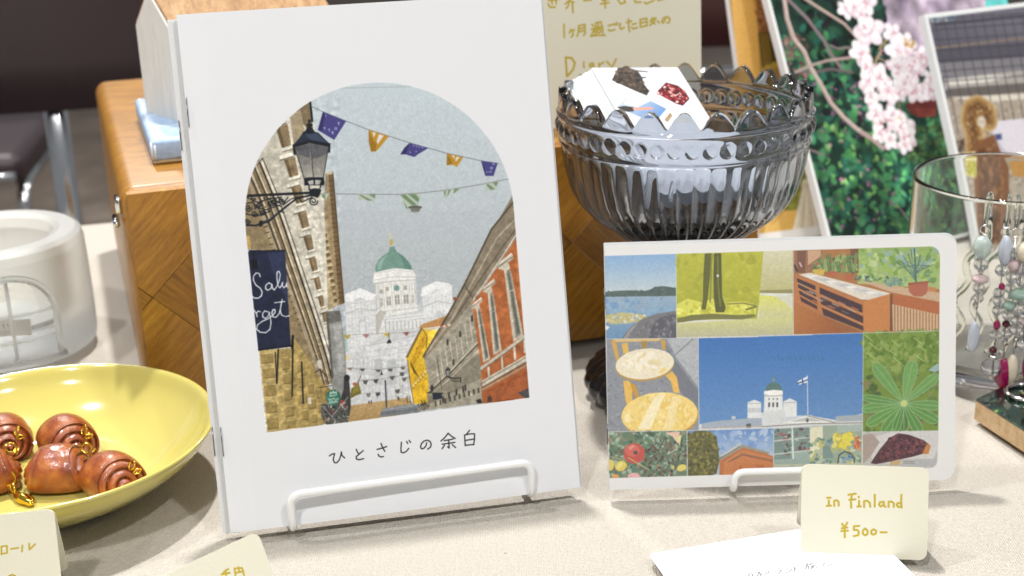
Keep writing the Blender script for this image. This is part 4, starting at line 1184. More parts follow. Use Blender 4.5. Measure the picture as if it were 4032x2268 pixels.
('b',43,30,6.2,23.4,'e8dcb8 eee6d2 e0cf9c',[68,542,162,594,247,552,160,492]),
('p','e4c878',[215,506,246,529,254,513,230,497]),
('p','b88a38',[386,322,383,298,370,276,349,255,320,239,286,226,248,219,209,217,171,221,135,231,105,245,82,264,67,285,61,308,65,332,77,354,99,374,127,391,161,403,199,410,238,412,276,408,311,399,342,384,365,366,380,345]),
('p','ecce78',[382,330,379,307,366,284,345,264,316,248,282,236,244,229,205,227,167,231,131,240,101,254,78,272,63,293,57,316,61,339,74,361,95,381,124,398,158,410,195,417,234,418,273,415,308,405,338,391,361,373,376,352]),
('b',44,90,7.8,25.0,'f0d88c e8c868 f4e2a8 e4c060',[79,319,159,404,276,405,369,342,360,263,101,263]),
('p','f2e4b8',[197,395,245,410,180,260,125,262]),
('p','eed898',[276,401,307,400,274,257,234,259]),
('c',[-5,52,1363,52,1376,54,1388,60,1397,69,1403,81,1405,94,1405,964,1403,977,1397,989,1388,998,1376,1004,1363,1006,-5,1006]),
('g','3466ac','5480b8',[606,636,603,319],[390,646,994,640,994,236,386,258]),
('g','3467ae','5480b8',[812,650,811,313],[641,647,1086,647,1082,249,639,255]),
('p','c2c8d0',[388,276,525,290,681,301,869,300,869,244,388,254]),
('p','98a4b4',[399,278,462,288,665,298,728,276,665,258,399,258]),
('p','dcdede',[594,364,623,375,652,362,651,294,593,296]),
('p','dcdede',[746,363,774,377,803,361,803,298,745,295]),
('s','a0a4a8',3.1,[594,360,652,358]),
('s','a0a4a8',3.1,[746,358,803,358]),
('p','c0c4c8',[595,340,650,338,650,318,595,320]),
('p','d8dad8',[665,393,743,397,745,315,662,314]),
('p','cfd2d2',[652,318,752,323,756,291,650,293]),
('s','a0a098',3.1,[665,388,744,390]),
('p','4c5058',[682,361,690,361,690,341,681,341]),
('p','4c5058',[699,360,707,360,707,340,699,341]),
('p','4c5058',[716,360,725,360,724,340,716,340]),
('p','5c6068',[689,376,688,374,687,373,686,372,685,372,684,373,683,374,682,376,683,378,684,379,685,380,686,380,687,379,688,378]),
('p','5c6068',[707,375,706,374,705,372,704,372,703,372,702,372,701,374,700,376,701,377,702,379,703,379,704,379,705,378,706,377]),
('p','5c6068',[724,375,723,373,723,372,721,371,720,371,719,372,718,373,718,375,718,377,719,378,720,379,721,379,723,378,724,377]),
('s','f0f0ec',3.1,[675,385,675,329]),
('s','f0f0ec',3.1,[693,384,692,329]),
('s','f0f0ec',3.1,[710,384,709,328]),
('s','f0f0ec',3.1,[729,383,728,328]),
('p','f0f0ea',[663,397,666,412,705,417,743,411,744,395,705,390]),
('p','4c6a66',[669,411,674,429,686,443,705,450,727,441,738,427,741,411,705,415]),
('s','5c7c70',4.7,[706,445,706,477]),
('p','7c8c70',[712,458,711,455,710,453,707,452,705,452,703,453,701,455,701,458,701,461,703,463,705,464,708,464,710,463,711,461]),
('s','e4e6e6',3.1,[848,471,850,303]),
('p','e8ecf0',[807,449,850,470,847,443,812,433]),
('s','2c4474',5.5,[827,457,830,435]),
('s','2c4474',5.5,[808,439,848,454]),
('p','d0d4d6',[728,268,849,303,871,297,870,244,728,248]),
('s','8a8a84',3.1,[759,271,849,299,871,294]),
('p','4c4c4c',[587,270,607,273,609,255,590,253]),
('s','b09c80',3.1,[399,257,869,259]),
('p','b8c0c8',[525,306,542,307,542,294,526,293]),
('p','ccd0d2',[654,294,733,308,740,267,654,254]),
('p','c8ccd0',[733,276,846,301,968,277,1081,301,1081,249,733,252]),
('p','e4e4de',[740,269,846,299,960,266]),
('p','b4b8b8',[772,275,846,293,924,272]),
('p','4c4c4c',[853,279,853,275,851,272,849,270,847,270,844,272,843,275,842,279,843,283,844,286,847,287,849,287,851,285,853,282]),
('s','7c7468',3.9,[654,257,846,264,1081,261]),
('p','9aa4ac',[968,293,1081,297,1081,269,968,270]),
('s','6c6c68',3.1,[846,299,968,264]),
('s','39689f',7.0,[703,559,711,546]),
('s','39689f',7.0,[722,562,729,543]),
('s','39689f',7.0,[740,553,748,541]),
('s','39689f',7.0,[759,556,767,545]),
('s','39689f',7.0,[778,559,785,542]),
('s','39689f',7.0,[796,550,804,539]),
('s','39689f',7.0,[815,553,823,543]),
('s','39689f',7.0,[834,555,841,540]),
('s','39689f',7.0,[852,558,860,537]),
('s','39689f',7.0,[871,550,879,541]),
('s','39689f',7.0,[890,552,898,538]),
('s','39689f',7.0,[908,555,916,536]),
('p','64802e',[1084,650,1412,648,1408,216,1084,222]),
('b',51,260,6.2,23.3,'6f8a38 587428 7c9446 4c6826 647f34 86984e',[1086,646,1410,644,1410,486,1086,480]),
('b',52,160,6.2,20.3,'44602a 526c30 3a5226 6f7c44 7c6e48',[1086,480,1410,486,1408,220,1087,225]),
('s','8cb058',4.7,[1092,638,1123,613]),
('s','5a8430',4.7,[1144,604,1175,579]),
('s','8cb058',4.7,[1196,570,1228,545]),
('s','5a8430',4.7,[1249,536,1280,511]),
('s','8cb058',4.7,[1300,620,1331,596]),
('s','5a8430',4.7,[1353,587,1384,562]),
('s','8cb058',4.7,[1101,562,1133,537]),
('s','5a8430',4.7,[1154,528,1185,503]),
('s','8cb058',4.7,[1205,612,1237,588]),
('s','5a8430',4.7,[1258,578,1289,554]),
('s','8cb058',4.7,[1310,544,1341,520]),
('s','5a8430',4.7,[1362,629,1393,604]),
('s','8cb058',4.7,[1111,604,1142,579]),
('s','5a8430',4.7,[1163,570,1194,545]),
('s','8cb058',4.7,[1215,536,1246,512]),
('s','5a8430',4.7,[1267,621,1298,596]),
('s','8cb058',4.7,[1319,587,1350,562]),
('s','5a8430',4.7,[1371,553,1403,528]),
('s','8cb058',4.7,[1120,528,1151,503]),
('s','5a8430',4.7,[1172,612,1203,588]),
('p','3f6a2e',[1256,334,1247,304,1241,269,1240,242,1246,226,1255,220,1263,220,1272,226,1278,241,1277,268,1270,304,1261,334]),
('s','84a878',3.1,[1256,334,1247,304,1241,269,1240,242,1246,226,1255,220,1263,220,1272,226,1278,241,1277,268,1270,304,1261,334]),
('s','84a878',3.1,[1258,340,1259,226]),
('p','4f8238',[1252,335,1221,309,1188,276,1167,248,1161,227,1166,214,1173,209,1186,209,1203,221,1222,250,1242,293,1256,332]),
('s','84a878',3.1,[1252,335,1221,309,1188,276,1167,248,1161,227,1166,214,1173,209,1186,209,1203,221,1222,250,1242,293,1256,332]),
('s','84a878',3.1,[1258,340,1174,218]),
('p','4c7e38',[1260,332,1268,293,1282,249,1297,218,1312,204,1325,202,1333,206,1339,218,1336,238,1319,268,1291,305,1264,334]),
('s','84a878',3.1,[1260,332,1268,293,1282,249,1297,218,1312,204,1325,202,1333,206,1339,218,1336,238,1319,268,1291,305,1264,334]),
('s','84a878',3.1,[1258,340,1326,211]),
('p','568a3e',[1249,338,1205,326,1155,306,1120,288,1103,271,1101,257,1105,249,1118,243,1142,249,1176,269,1218,302,1252,333]),
('s','84a878',3.1,[1249,338,1205,326,1155,306,1120,288,1103,271,1101,257,1105,249,1118,243,1142,249,1176,269,1218,302,1252,333]),
('s','84a878',3.1,[1258,340,1111,257]),
('p','52863c',[1264,333,1296,303,1336,272,1368,252,1390,247,1402,253,1406,261,1404,275,1388,291,1355,309,1308,327,1267,338]),
('s','84a878',3.1,[1264,333,1296,303,1336,272,1368,252,1390,247,1402,253,1406,261,1404,275,1388,291,1355,309,1308,327,1267,338]),
('s','84a878',3.1,[1258,340,1397,261]),
('p','5a8c42',[1249,341,1203,346,1149,347,1110,343,1087,334,1080,324,1081,316,1091,307,1115,303,1154,309,1207,322,1250,336]),
('s','84a878',3.1,[1249,341,1203,346,1149,347,1110,343,1087,334,1080,324,1081,316,1091,307,1115,303,1154,309,1207,322,1250,336]),
('s','84a878',3.1,[1258,340,1089,321]),
('p','588a42',[1266,337,1304,323,1351,312,1385,307,1406,311,1414,320,1415,328,1407,339,1388,347,1353,349,1306,347,1266,341]),
('s','84a878',3.1,[1266,337,1304,323,1351,312,1385,307,1406,311,1414,320,1415,328,1407,339,1388,347,1353,349,1306,347,1266,341]),
('s','84a878',3.1,[1258,340,1407,325]),
('p','52843c',[1250,343,1207,359,1156,374,1118,381,1094,380,1085,373,1084,367,1091,357,1113,348,1152,342,1205,339,1249,339]),
('s','84a878',3.1,[1250,343,1207,359,1156,374,1118,381,1094,380,1085,373,1084,367,1091,357,1113,348,1152,342,1205,339,1249,339]),
('s','84a878',3.1,[1258,340,1093,368]),
('p','609046',[1267,344,1310,365,1357,394,1390,419,1404,440,1404,455,1398,462,1384,464,1361,454,1331,427,1293,386,1264,348]),
('s','84a878',3.1,[1267,344,1310,365,1357,394,1390,419,1404,440,1404,455,1398,462,1384,464,1361,454,1331,427,1293,386,1264,348]),
('s','84a878',3.1,[1258,340,1394,452]),
('p','5e9046',[1254,350,1232,402,1201,459,1174,498,1151,517,1135,518,1127,512,1123,495,1133,468,1162,430,1208,383,1249,347]),
('s','84a878',3.1,[1254,350,1232,402,1201,459,1174,498,1151,517,1135,518,1127,512,1123,495,1133,468,1162,430,1208,383,1249,347]),
('s','84a878',3.1,[1258,340,1137,506]),
('p','64964a',[1264,348,1286,390,1307,442,1316,482,1313,507,1301,520,1290,522,1274,517,1261,495,1254,455,1253,398,1257,350]),
('s','84a878',3.1,[1264,348,1286,390,1307,442,1316,482,1313,507,1301,520,1290,522,1274,517,1261,495,1254,455,1253,398,1257,350]),
('s','84a878',3.1,[1258,340,1293,512]),
('p','487a36',[1254,335,1237,307,1220,273,1211,247,1211,230,1217,221,1224,218,1234,221,1244,235,1251,262,1257,300,1258,333]),
('s','84a878',3.1,[1254,335,1237,307,1220,273,1211,247,1211,230,1217,221,1224,218,1234,221,1244,235,1251,262,1257,300,1258,333]),
('s','84a878',3.1,[1258,340,1222,226]),
('p','b8c878',[1274,339,1272,333,1268,328,1262,326,1255,326,1249,329,1244,334,1243,340,1244,346,1249,351,1255,354,1262,354,1268,351,1272,346]),
('p','8cacac',[1361,480,1396,506,1412,511,1412,482,1389,471]),
('p','b0aeac',[1082,219,1406,217,1400,55,1082,65]),
('p','c8c6c4',[1093,185,1203,218,1405,216,1403,136,1384,88,1203,77,1125,96]),
('p','9c8c84',[1084,209,1124,212,1156,175,1117,112,1084,81]),
('p','a8aaac',[1250,96,1400,96,1396,59,1251,64]),
('p','40262c',[1117,84,1156,143,1195,190,1234,211,1281,203,1344,177,1372,153,1364,125,1297,107,1203,89,1140,79]),
('b',61,200,3.9,10.2,'341e24 54303a 6a3640 2c1a20 5c2c30 7a4048',[1133,91,1195,190,1238,209,1344,173,1364,133,1219,94]),
('p','b87438',[1356,161,1374,154,1364,117,1337,117]),
('p','b89868',[1203,87,1250,95,1239,72,1195,74]),
('s','7c746c',3.1,[1258,88,1305,85]),
('s','7c746c',3.1,[1258,80,1305,77]),
('p','a8b4a4',[701,249,1081,257,1078,29,702,36]),
('p','8ca098',[704,249,885,251,884,38,703,40]),
('p','6a7f7a',[707,243,776,246,776,206,707,196]),
('p','6a7f7a',[790,248,857,251,857,212,790,208]),
('p','6a7f7a',[707,188,779,198,779,146,707,139]),
('p','6a7f7a',[790,202,859,208,859,152,790,146]),
('p','6a7f7a',[707,134,779,140,779,114,707,112]),
('b',71,60,4.7,11.8,'54343c 3c4a48 7c8c8c 9c4c50 a4b4b0 4c6c64',[709,240,857,248,857,148,708,120]),
('p','d8d4b8',[858,248,913,250,913,166,859,112]),
('p','8a9c8c',[913,254,1081,256,1078,89,920,90]),
('p','9caca4',[975,254,1081,257,1081,225,975,221]),
('b',72,120,5.5,15.7,'8c9c7c b8b060 6c8890 a0a878 54786c c8c8a0 4c6478',[859,192,1081,225,1078,85,859,88]),
('b',73,70,4.7,14.1,'d8c840 e0d060 b8a838',[956,213,1038,227,1038,155,960,145]),
('b',74,24,4.7,11.0,'c05838 d07848 a84838',[1046,202,1077,205,1073,145,1050,146]),
('p','d8c848',[1042,199,1040,189,1033,181,1024,177,1013,177,1004,182,997,190,995,200,997,210,1004,217,1013,221,1024,221,1033,216,1040,208]),
('p','6c8480',[913,162,940,173,950,141,960,113,913,110]),
('s','34383c',5.5,[977,88,983,124,1007,138,1034,129,1048,106,1048,86]),
('b',75,16,4.7,9.4,'44688c 6c90b0',[991,120,1038,122,1038,89,991,90]),
('s','dce0da',5.5,[783,250,787,114]),
('s','c8ccc4',3.9,[705,193,858,204]),
('s','c8ccc4',3.9,[704,134,858,148]),
('p','b0b49c',[702,92,1081,85,1078,29,702,36]),
('s','8c9078',3.1,[702,52,787,82]),
('g','5f84bc','a0b4cc',[563,241,562,137],[336,249,704,249,702,44,335,47]),
('b',81,60,7.8,23.5,'7c9cc8 90a8cc a8bcd4 6c90c4',[446,236,700,241,696,173,476,155]),
('p','4c4c2c',[340,223,367,247,414,247,461,220,467,164,472,115,459,59,436,48,336,48]),
('b',82,420,3.9,10.2,'6a6434 54522c 7c7440 3c3c24 86803c 484826 5c5a30',[337,232,383,248,446,236,467,180,469,107,444,52,337,51]),
('p','b06438',[471,51,472,115,515,142,570,172,680,137,702,124,702,48]),
('p','c07444',[570,160,680,128,700,116,700,52,491,52,491,107]),
('p','8c8878',[468,127,571,181,684,145,682,135,572,168,474,113]),
('p','b8bcb0',[476,135,559,189,564,183,492,131]),
('s','5c5c54',3.1,[472,123,559,173]),
('s','8c4c2c',3.9,[523,112,572,136,696,104]),
('s','6c5c50',3.9,[507,106,569,141,699,110]),
('s','945030',3.1,[629,90,630,62]),
('s','945030',3.1,[635,90,636,62]),
('s','945030',3.1,[641,90,643,62]),
('s','945030',3.1,[648,90,649,62]),
('s','945030',3.1,[654,90,655,61]),
('s','945030',3.1,[660,89,662,61]),
('s','7c4428',3.9,[562,88,563,52]),
('p','5e7258',[3,253,333,249,333,47,3,50]),
('b',91,420,4.7,13.3,'4c7460 7c9c88 6a8a6c 3c4c3c 5c5048 94ac9c 8c7c68 447058 a8b8a0',[5,251,332,248,332,48,3,53]),
('b',92,120,3.9,10.2,'4c4038 5c4c44 6c5c50 3c3430',[155,189,332,208,330,51,152,52]),
('p','e0b8a0',[242,244,305,245,296,193,273,225]),
('p','d8d090',[289,225,312,232,304,184]),
('p','b84840',[154,155,152,141,145,129,135,119,122,113,108,112,94,114,81,121,71,131,65,144,63,158,66,172,72,184,83,194,95,200,110,201,124,199,136,192,146,182,152,169]),
('p','c85c50',[133,169,130,159,123,150,113,145,101,143,89,146,79,152,72,161,70,171,72,182,79,190,90,196,102,198,114,195,124,189,130,180]),
('p','d4887c',[84,183,102,194,116,188,92,171]),
('p','504440',[125,159,124,155,121,152,117,151,113,151,109,153,106,156,105,160,106,164,109,167,113,168,117,168,122,166,124,163]),
('p','d8c050',[76,112,77,102,72,92,64,85,52,81,41,81,31,87,26,95,25,105,30,115,39,123,50,126,61,126,71,121]),
('p','e0d880',[31,96,52,124,63,115,43,88]),
('p','dcc864',[331,95,331,88,327,81,319,76,310,73,301,73,294,75,290,81,290,87,294,94,301,100,310,103,320,103,327,100]),
('p','b8bc70',[263,105,279,97,279,77,268,85]),
('p','d8c060',[22,108,21,98,16,90,11,85,4,85,-1,90,-5,99,-6,109,-4,120,0,128,5,133,12,132,17,128,21,119]),
('p','e0a8a8',[132,57,129,51,122,46,111,43,99,44,88,47,81,52,79,58,81,65,89,69,100,72,112,72,122,69,130,63]),
('p','d89850',[42,57,41,52,36,48,30,46,23,47,17,49,12,53,11,58,13,63,17,67,23,69,30,68,37,66,41,62]),
('s','b8ac70',3.9,[83,139,130,109,169,84]),
('s','b8ac70',3.1,[13,145,75,125]),
('s','4c4038',3.9,[242,226,209,155,177,132]),
('s','c8ccd0',2.3,[300,1012,297,652]),
('s','c8ccd0',2.3,[790,1007,790,648]),
('s','c8ccd0',2.3,[-2,654,388,647,870,646]),
('s','c8ccd0',2.3,[388,647,387,248]),
('s','c8ccd0',2.4,[3,254,387,249,869,249]),
('s','c8ccd0',2.4,[335,249,335,47]),
('s','c8ccd0',2.4,[704,249,703,40]),
('s','c8ccd0',2.3,[789,1007,789,650]),
('s','c8ccd0',2.3,[641,649,1086,648,1412,647]),
('s','c8ccd0',2.3,[1085,648,1082,73]),
('s','c8ccd0',2.4,[639,253,1082,256]),
('s','c8ccd0',2.4,[1082,221,1410,217]),
('n',0.02,2.2,[-263,1129,1506,1077,1519,-69,-293,-15]),
('f',0.7),
('n',0.02,5,[-263,1129,1506,1077,1519,-69,-293,-15]),
('v',0.14,'e8e8e6'),
('c',None),
]
ART_SAKURA=[
('c',[22,22,2000,22,2000,2600,22,2600]),
('p','22382f',[23,2197,2632,2009,1786,-357,-607,62]),
('b',1,420,38.9,90.9,'24473a 2f5a44 1c3a32 35664a 1a2c28 2c5040',[23,2197,2632,2009,1786,-357,-607,62]),
('b',2,420,23.2,48.9,'3c7450 4c8a58 2c5c48 55945c 1e4038 2f6f5c',[-20,1518,1341,1018,1209,-256,-243,-2]),
('b',33,200,26.1,52.2,'3f7f5c 2f6a58 56966a 488a54',[110,1595,887,1424,1227,676,985,-44,-70,133]),
('b',3,160,11.8,28.9,'5c9c54 78b060 4c8c5c 8aba6a',[209,1039,1189,564,848,-20,6,121]),
('b',4,90,18.5,45.0,'191f20 241f24 20302a 15201f',[249,1834,924,1538,685,795,155,865]),
('b',5,90,7.9,15.7,'a85c8c b8709c 8a4c78',[184,1178,649,1123,662,66,22,172]),
('b',6,60,10.4,25.9,'6c5450 8c6c64 5a4844',[31,1512,246,1513,155,1216,-3,1223]),
('p','b8a8ba',[1075,2145,2641,2034,2155,674,1145,876,1199,1129,1060,1287,887,1424]),
('b',7,260,28.2,84.6,'b4a4b6 c0b0c0 a898ac bcacbc c4b4c2',[970,1771,2183,1664,1932,947,1199,1129,922,1444]),
('p','58a8a4',[1954,2058,2632,2009,2438,1465,1780,1503]),
('p','7a3a34',[873,933,1104,975,1146,923,1105,822,982,826,906,859]),
('p','9c4c40',[949,900,1117,879,1105,822,956,835]),
('p','8c4844',[1125,1126,1199,1129,1176,1014,1098,999]),
('b',8,120,11.1,33.3,'48603c 3c5434 5a6c44 2c4430',[836,822,1185,729,1151,452,750,556]),
('p','8c3434',[1136,512,1186,511,1169,438,1126,444]),
('n',0.22,70,[23,2197,2632,2009,1786,-357,-607,62]),
('n',0.16,26,[23,2197,2632,2009,1786,-357,-607,62]),
('s','847478',26.2,[163,1727,270,1591,357,1433,383,1338,435,1240]),
('s','6c5c60',18.2,[75,1259,214,1231,352,1238,518,1196]),
('s','b09a94',34.0,[137,1775,113,1606,125,1469,179,1383,198,1267,243,1149,284,1019,358,907,440,816,530,747,603,669]),
('s','d0bcb4',11.8,[131,1730,123,1594,136,1462,192,1370,208,1255,255,1136,300,1005,376,895,457,805]),
('s','b09a94',22.5,[274,1740,373,1661,463,1595,553,1528,611,1447,639,1403]),
('s','c4ac9c',9.3,[288,1739,386,1658,474,1588,563,1518]),
('s','b09a94',18.2,[71,1248,201,1278,343,1297,550,1297]),
('s','8c7c7c',13.4,[400,1394,447,1366,557,1365]),
('s','7a6a6a',10.9,[604,280,637,207,673,144]),
('s','8c7478',12.9,[23,738,82,713,115,691]),
('s','a89868',15.2,[785,1329,859,1380,929,1419]),
('s','b8a878',13.7,[698,1187,733,1253,796,1316]),
('s','a88c78',11.0,[740,1276,825,1231,856,1192]),
('s','a85c58',9.7,[825,963,820,905,847,855]),
('s','a85c58',9.7,[763,947,741,903]),
('fl',594,1617,76.3,101),
('fl',669,1633,92.2,102),
('fl',772,1646,102.4,103),
('fl',706,1571,67.8,105),
('fl',738,1450,142.2,106),
('fl',708,1489,77.1,107),
('fl',929,1419,88.0,109),
('fl',624,1311,100.9,110),
('fl',640,1228,76.5,111),
('fl',635,1124,100.9,113),
('fl',724,1137,107.9,114),
('fl',763,1039,102.0,115),
('fl',617,1023,85.4,117),
('fl',934,1301,113.1,118),
('fl',1018,1339,91.8,119),
('fl',897,1187,103.3,121),
('fl',1001,1152,104.2,122),
('fl',1086,1189,101.9,123),
('fl',916,1068,106.6,125),
('fl',985,1013,94.6,126),
('fl',1115,1009,95.7,127),
('fl',839,1007,71.6,129),
('fl',1115,1233,89.4,130),
('fl',618,896,91.5,131),
('fl',607,771,70.0,133),
('fl',747,856,101.8,134),
('fl',815,801,102.4,135),
('fl',831,717,93.2,137),
('fl',674,716,76.6,138),
('fl',785,666,74.2,139),
('fl',1152,1075,73.6,141),
('b',9,60,5.5,12.3,'d88ca0 c86c80 e0b0b8',[611,1359,1202,1272,1034,984,567,1041]),
('b',10,30,5.4,12.3,'d07c90 b85c6c c8b070',[619,896,847,855,797,699,610,736]),
('b',11,16,8.5,19.8,'c8a050 a88850',[1016,1375,1097,1355,1068,1310,1001,1329]),
('f',0.7),
('n',0.04,2.5,[23,2197,2632,2009,1786,-357,-607,62]),
('c',None),
]
ART_DOG=[
('c',[26,26,1400,26,1400,1552,26,1552]),
('g','6d6a74','56545e',[390,1541,293,1204],[-130,1690,1764,1517,1170,-396,-620,-76]),
('p','8f9aa2',[21,1588,254,1566,248,1544,6,1534]),
('b',1,60,10.9,30.0,'7c90a0 a8b4b8 6c7c88',[33,1581,240,1567,245,1533,21,1538]),
('s','8a7a68',10.9,[25,1356,774,1344,1699,1308]),
('s','4a4850',19.2,[68,1506,1119,1483]),
('p','57555e',[22,1345,1692,1285,1628,1078,19,1235]),
('p','7e7c80',[25,1256,1656,1170,1606,1010,28,1168]),
('p','a6a29c',[39,1156,712,1135,1628,1078,1592,964,31,1079]),
('p','d8d4ca',[63,1142,418,1134,616,1111,405,1091,67,1108]),
('p','68625e',[48,1088,1603,998,1571,896,27,1014]),
('p','a89c8c',[16,1026,1585,941,1170,-396,-312,-131]),
('b',2,700,6.8,17.7,'b8ae9e 988c7c c8c0b2 84786c a89c8a d0c8ba',[27,1014,1113,950,893,222,-113,376]),
('p','d8d0c2',[33,1035,667,981,955,935,367,961]),
('s','474650',6.8,[72,1572,67,1207,67,1009,61,789]),
('s','474650',6.9,[151,1564,147,1198,146,999,140,779]),
('s','474650',6.9,[231,1557,226,1189,226,989,220,768]),
('s','474650',7.0,[312,1549,307,1180,306,980,300,758]),
('s','474650',7.1,[393,1541,388,1171,387,970,381,747]),
('s','474650',7.1,[475,1533,469,1162,469,960,462,736]),
('s','474650',7.2,[557,1525,551,1153,551,950,544,725]),
('s','474650',7.2,[640,1517,634,1143,634,939,627,714]),
('s','474650',7.3,[724,1509,718,1134,717,929,710,703]),
('s','474650',7.3,[808,1501,802,1124,801,919,794,692]),
('s','474650',7.4,[893,1493,887,1115,886,909,878,681]),
('s','474650',7.4,[978,1485,972,1105,971,898,964,670]),
('s','474650',7.5,[1065,1477,1058,1095,1057,888,1049,658]),
('s','474650',7.6,[1152,1468,1145,1086,1144,877,1136,647]),
('s','3f3e48',5.5,[49,1541,1277,1491]),
('s','3f3e48',5.5,[31,1474,1255,1421]),
('s','3f3e48',5.4,[12,1408,1234,1351]),
('s','3f3e48',5.4,[-7,1341,1213,1280]),
('s','3f3e48',5.4,[-25,1275,1192,1210]),
('s','3f3e48',5.4,[-44,1209,1171,1141]),
('s','3f3e48',5.4,[-62,1143,1150,1071]),
('b',3,60,8.2,21.9,'5c4c40 4c4038 746454',[38,759,158,732,140,668,31,683]),
('p','d8d4dc',[327,821,417,832,766,810,1361,734,1258,398,407,598,364,649]),
('p','bcb8c4',[331,787,417,630,548,578,407,598,353,661]),
('p','4c5480',[357,750,414,748,410,709,360,711]),
('s','c0a478',163.2,[165,659,191,772,181,862,213,924,275,939,335,898,329,854]),
('s','a88858',138.3,[165,659,191,772,181,862,213,924,275,939,335,898,329,854]),
('s','8c6840',102.4,[165,659,191,772,181,862,213,924,275,939,335,898,329,854]),
('s','6c4c30',60.9,[165,659,191,772,181,862,213,924,275,939,335,898,329,854]),
('p','cfc8bc',[309,844,306,827,297,813,283,804,266,803,251,809,240,822,235,839,238,856,248,870,262,879,278,880,294,873,305,861]),
('b',6,200,4.1,9.6,'c8a874 b89460 a07c50 8c6640 d0b88c',[99,674,146,889,225,967,343,975,408,900,372,826,280,760,239,666]),
('p','80573a',[152,711,350,751,375,636,413,519,274,42,1,87,109,562]),
('p','634430',[181,663,331,687,329,531,191,55,28,82]),
('b',4,120,8.3,24.9,'76523a 8c6444 5c4028 987050',[167,665,345,685,354,416,221,60,31,92]),
('p','b88844',[426,562,829,516,793,397,426,461]),
('p','e8dca8',[52,659,167,665,105,497,29,530]),
('b',5,30,11.0,21.9,'c8c060 a8a840',[53,614,135,603,111,518,43,528]),
('f',1.3),
('n',0.03,2.5,[-130,1690,1764,1517,1170,-396,-620,-76]),
('c',None),
]
ART_ROOM=[
('c',[0,62,1500,62,1500,2600,0,2600]),
('p','9c7a3c',[-33,1952,1099,1882,816,-107,-303,33]),
('g','dcae62','c89a50',[18,1615,165,1604],[28,1948,224,1936,154,1135,109,150,-12,-2,-61,4]),
('p','8c5c34',[224,1936,286,1932,257,1373,190,1389]),
('b',1,60,9.9,22.2,'8a5c38 a8744c 6c4830',[191,1658,290,1651,260,1395,186,1401]),
('p','4a3c20',[177,1385,334,1384,340,1163,176,1155]),
('p','b0943c',[198,1181,331,1187,337,1141,199,1142]),
('p','76602c',[189,1378,257,1377,253,1171,190,1165]),
('p','a8b464',[346,1118,856,1096,731,214,191,197,228,813]),
('g','8a8c3c','7a7c34',[263,528,216,194],[196,591,526,591,492,173,191,197]),
('b',2,60,12.5,37.4,'8c8e40 767a30 9a9c4a',[238,530,521,557,469,187,204,201]),
('p','dcae60',[92,254,202,275,203,196,104,117,41,114]),
('g','e2bc70','d4a44c',[88,176,390,83],[55,123,203,193,596,178,573,15,34,61]),
('s','b88a44',7.4,[104,117,203,193]),
('p','e4dac0',[438,339,431,320,417,305,398,299,379,301,364,311,354,328,353,348,360,367,374,381,392,388,411,386,427,375,436,359]),
('p','d8ccb0',[365,358,430,362,514,-35,226,1]),
('s','efe8d8',15.1,[379,322,242,21]),
('s','e2d8c2',15.1,[384,322,273,18]),
('s','cfc2a6',15.1,[389,321,304,14]),
('s','efe8d8',15.1,[394,321,335,10]),
('s','e2d8c2',15.1,[399,320,366,6]),
('s','cfc2a6',15.1,[404,320,398,2]),
('s','efe8d8',15.1,[409,319,429,-2]),
('s','e2d8c2',15.2,[415,319,461,-6]),
('s','cfc2a6',15.2,[420,318,492,-9]),
('b',3,60,10.0,25.0,'efe8dc e0d6c4 d8ccb8',[248,66,525,44,527,-37,226,1]),
('f',1.2),
('n',0.03,2.5,[-33,1952,1099,1882,816,-107,-303,33]),
('c',None),
]
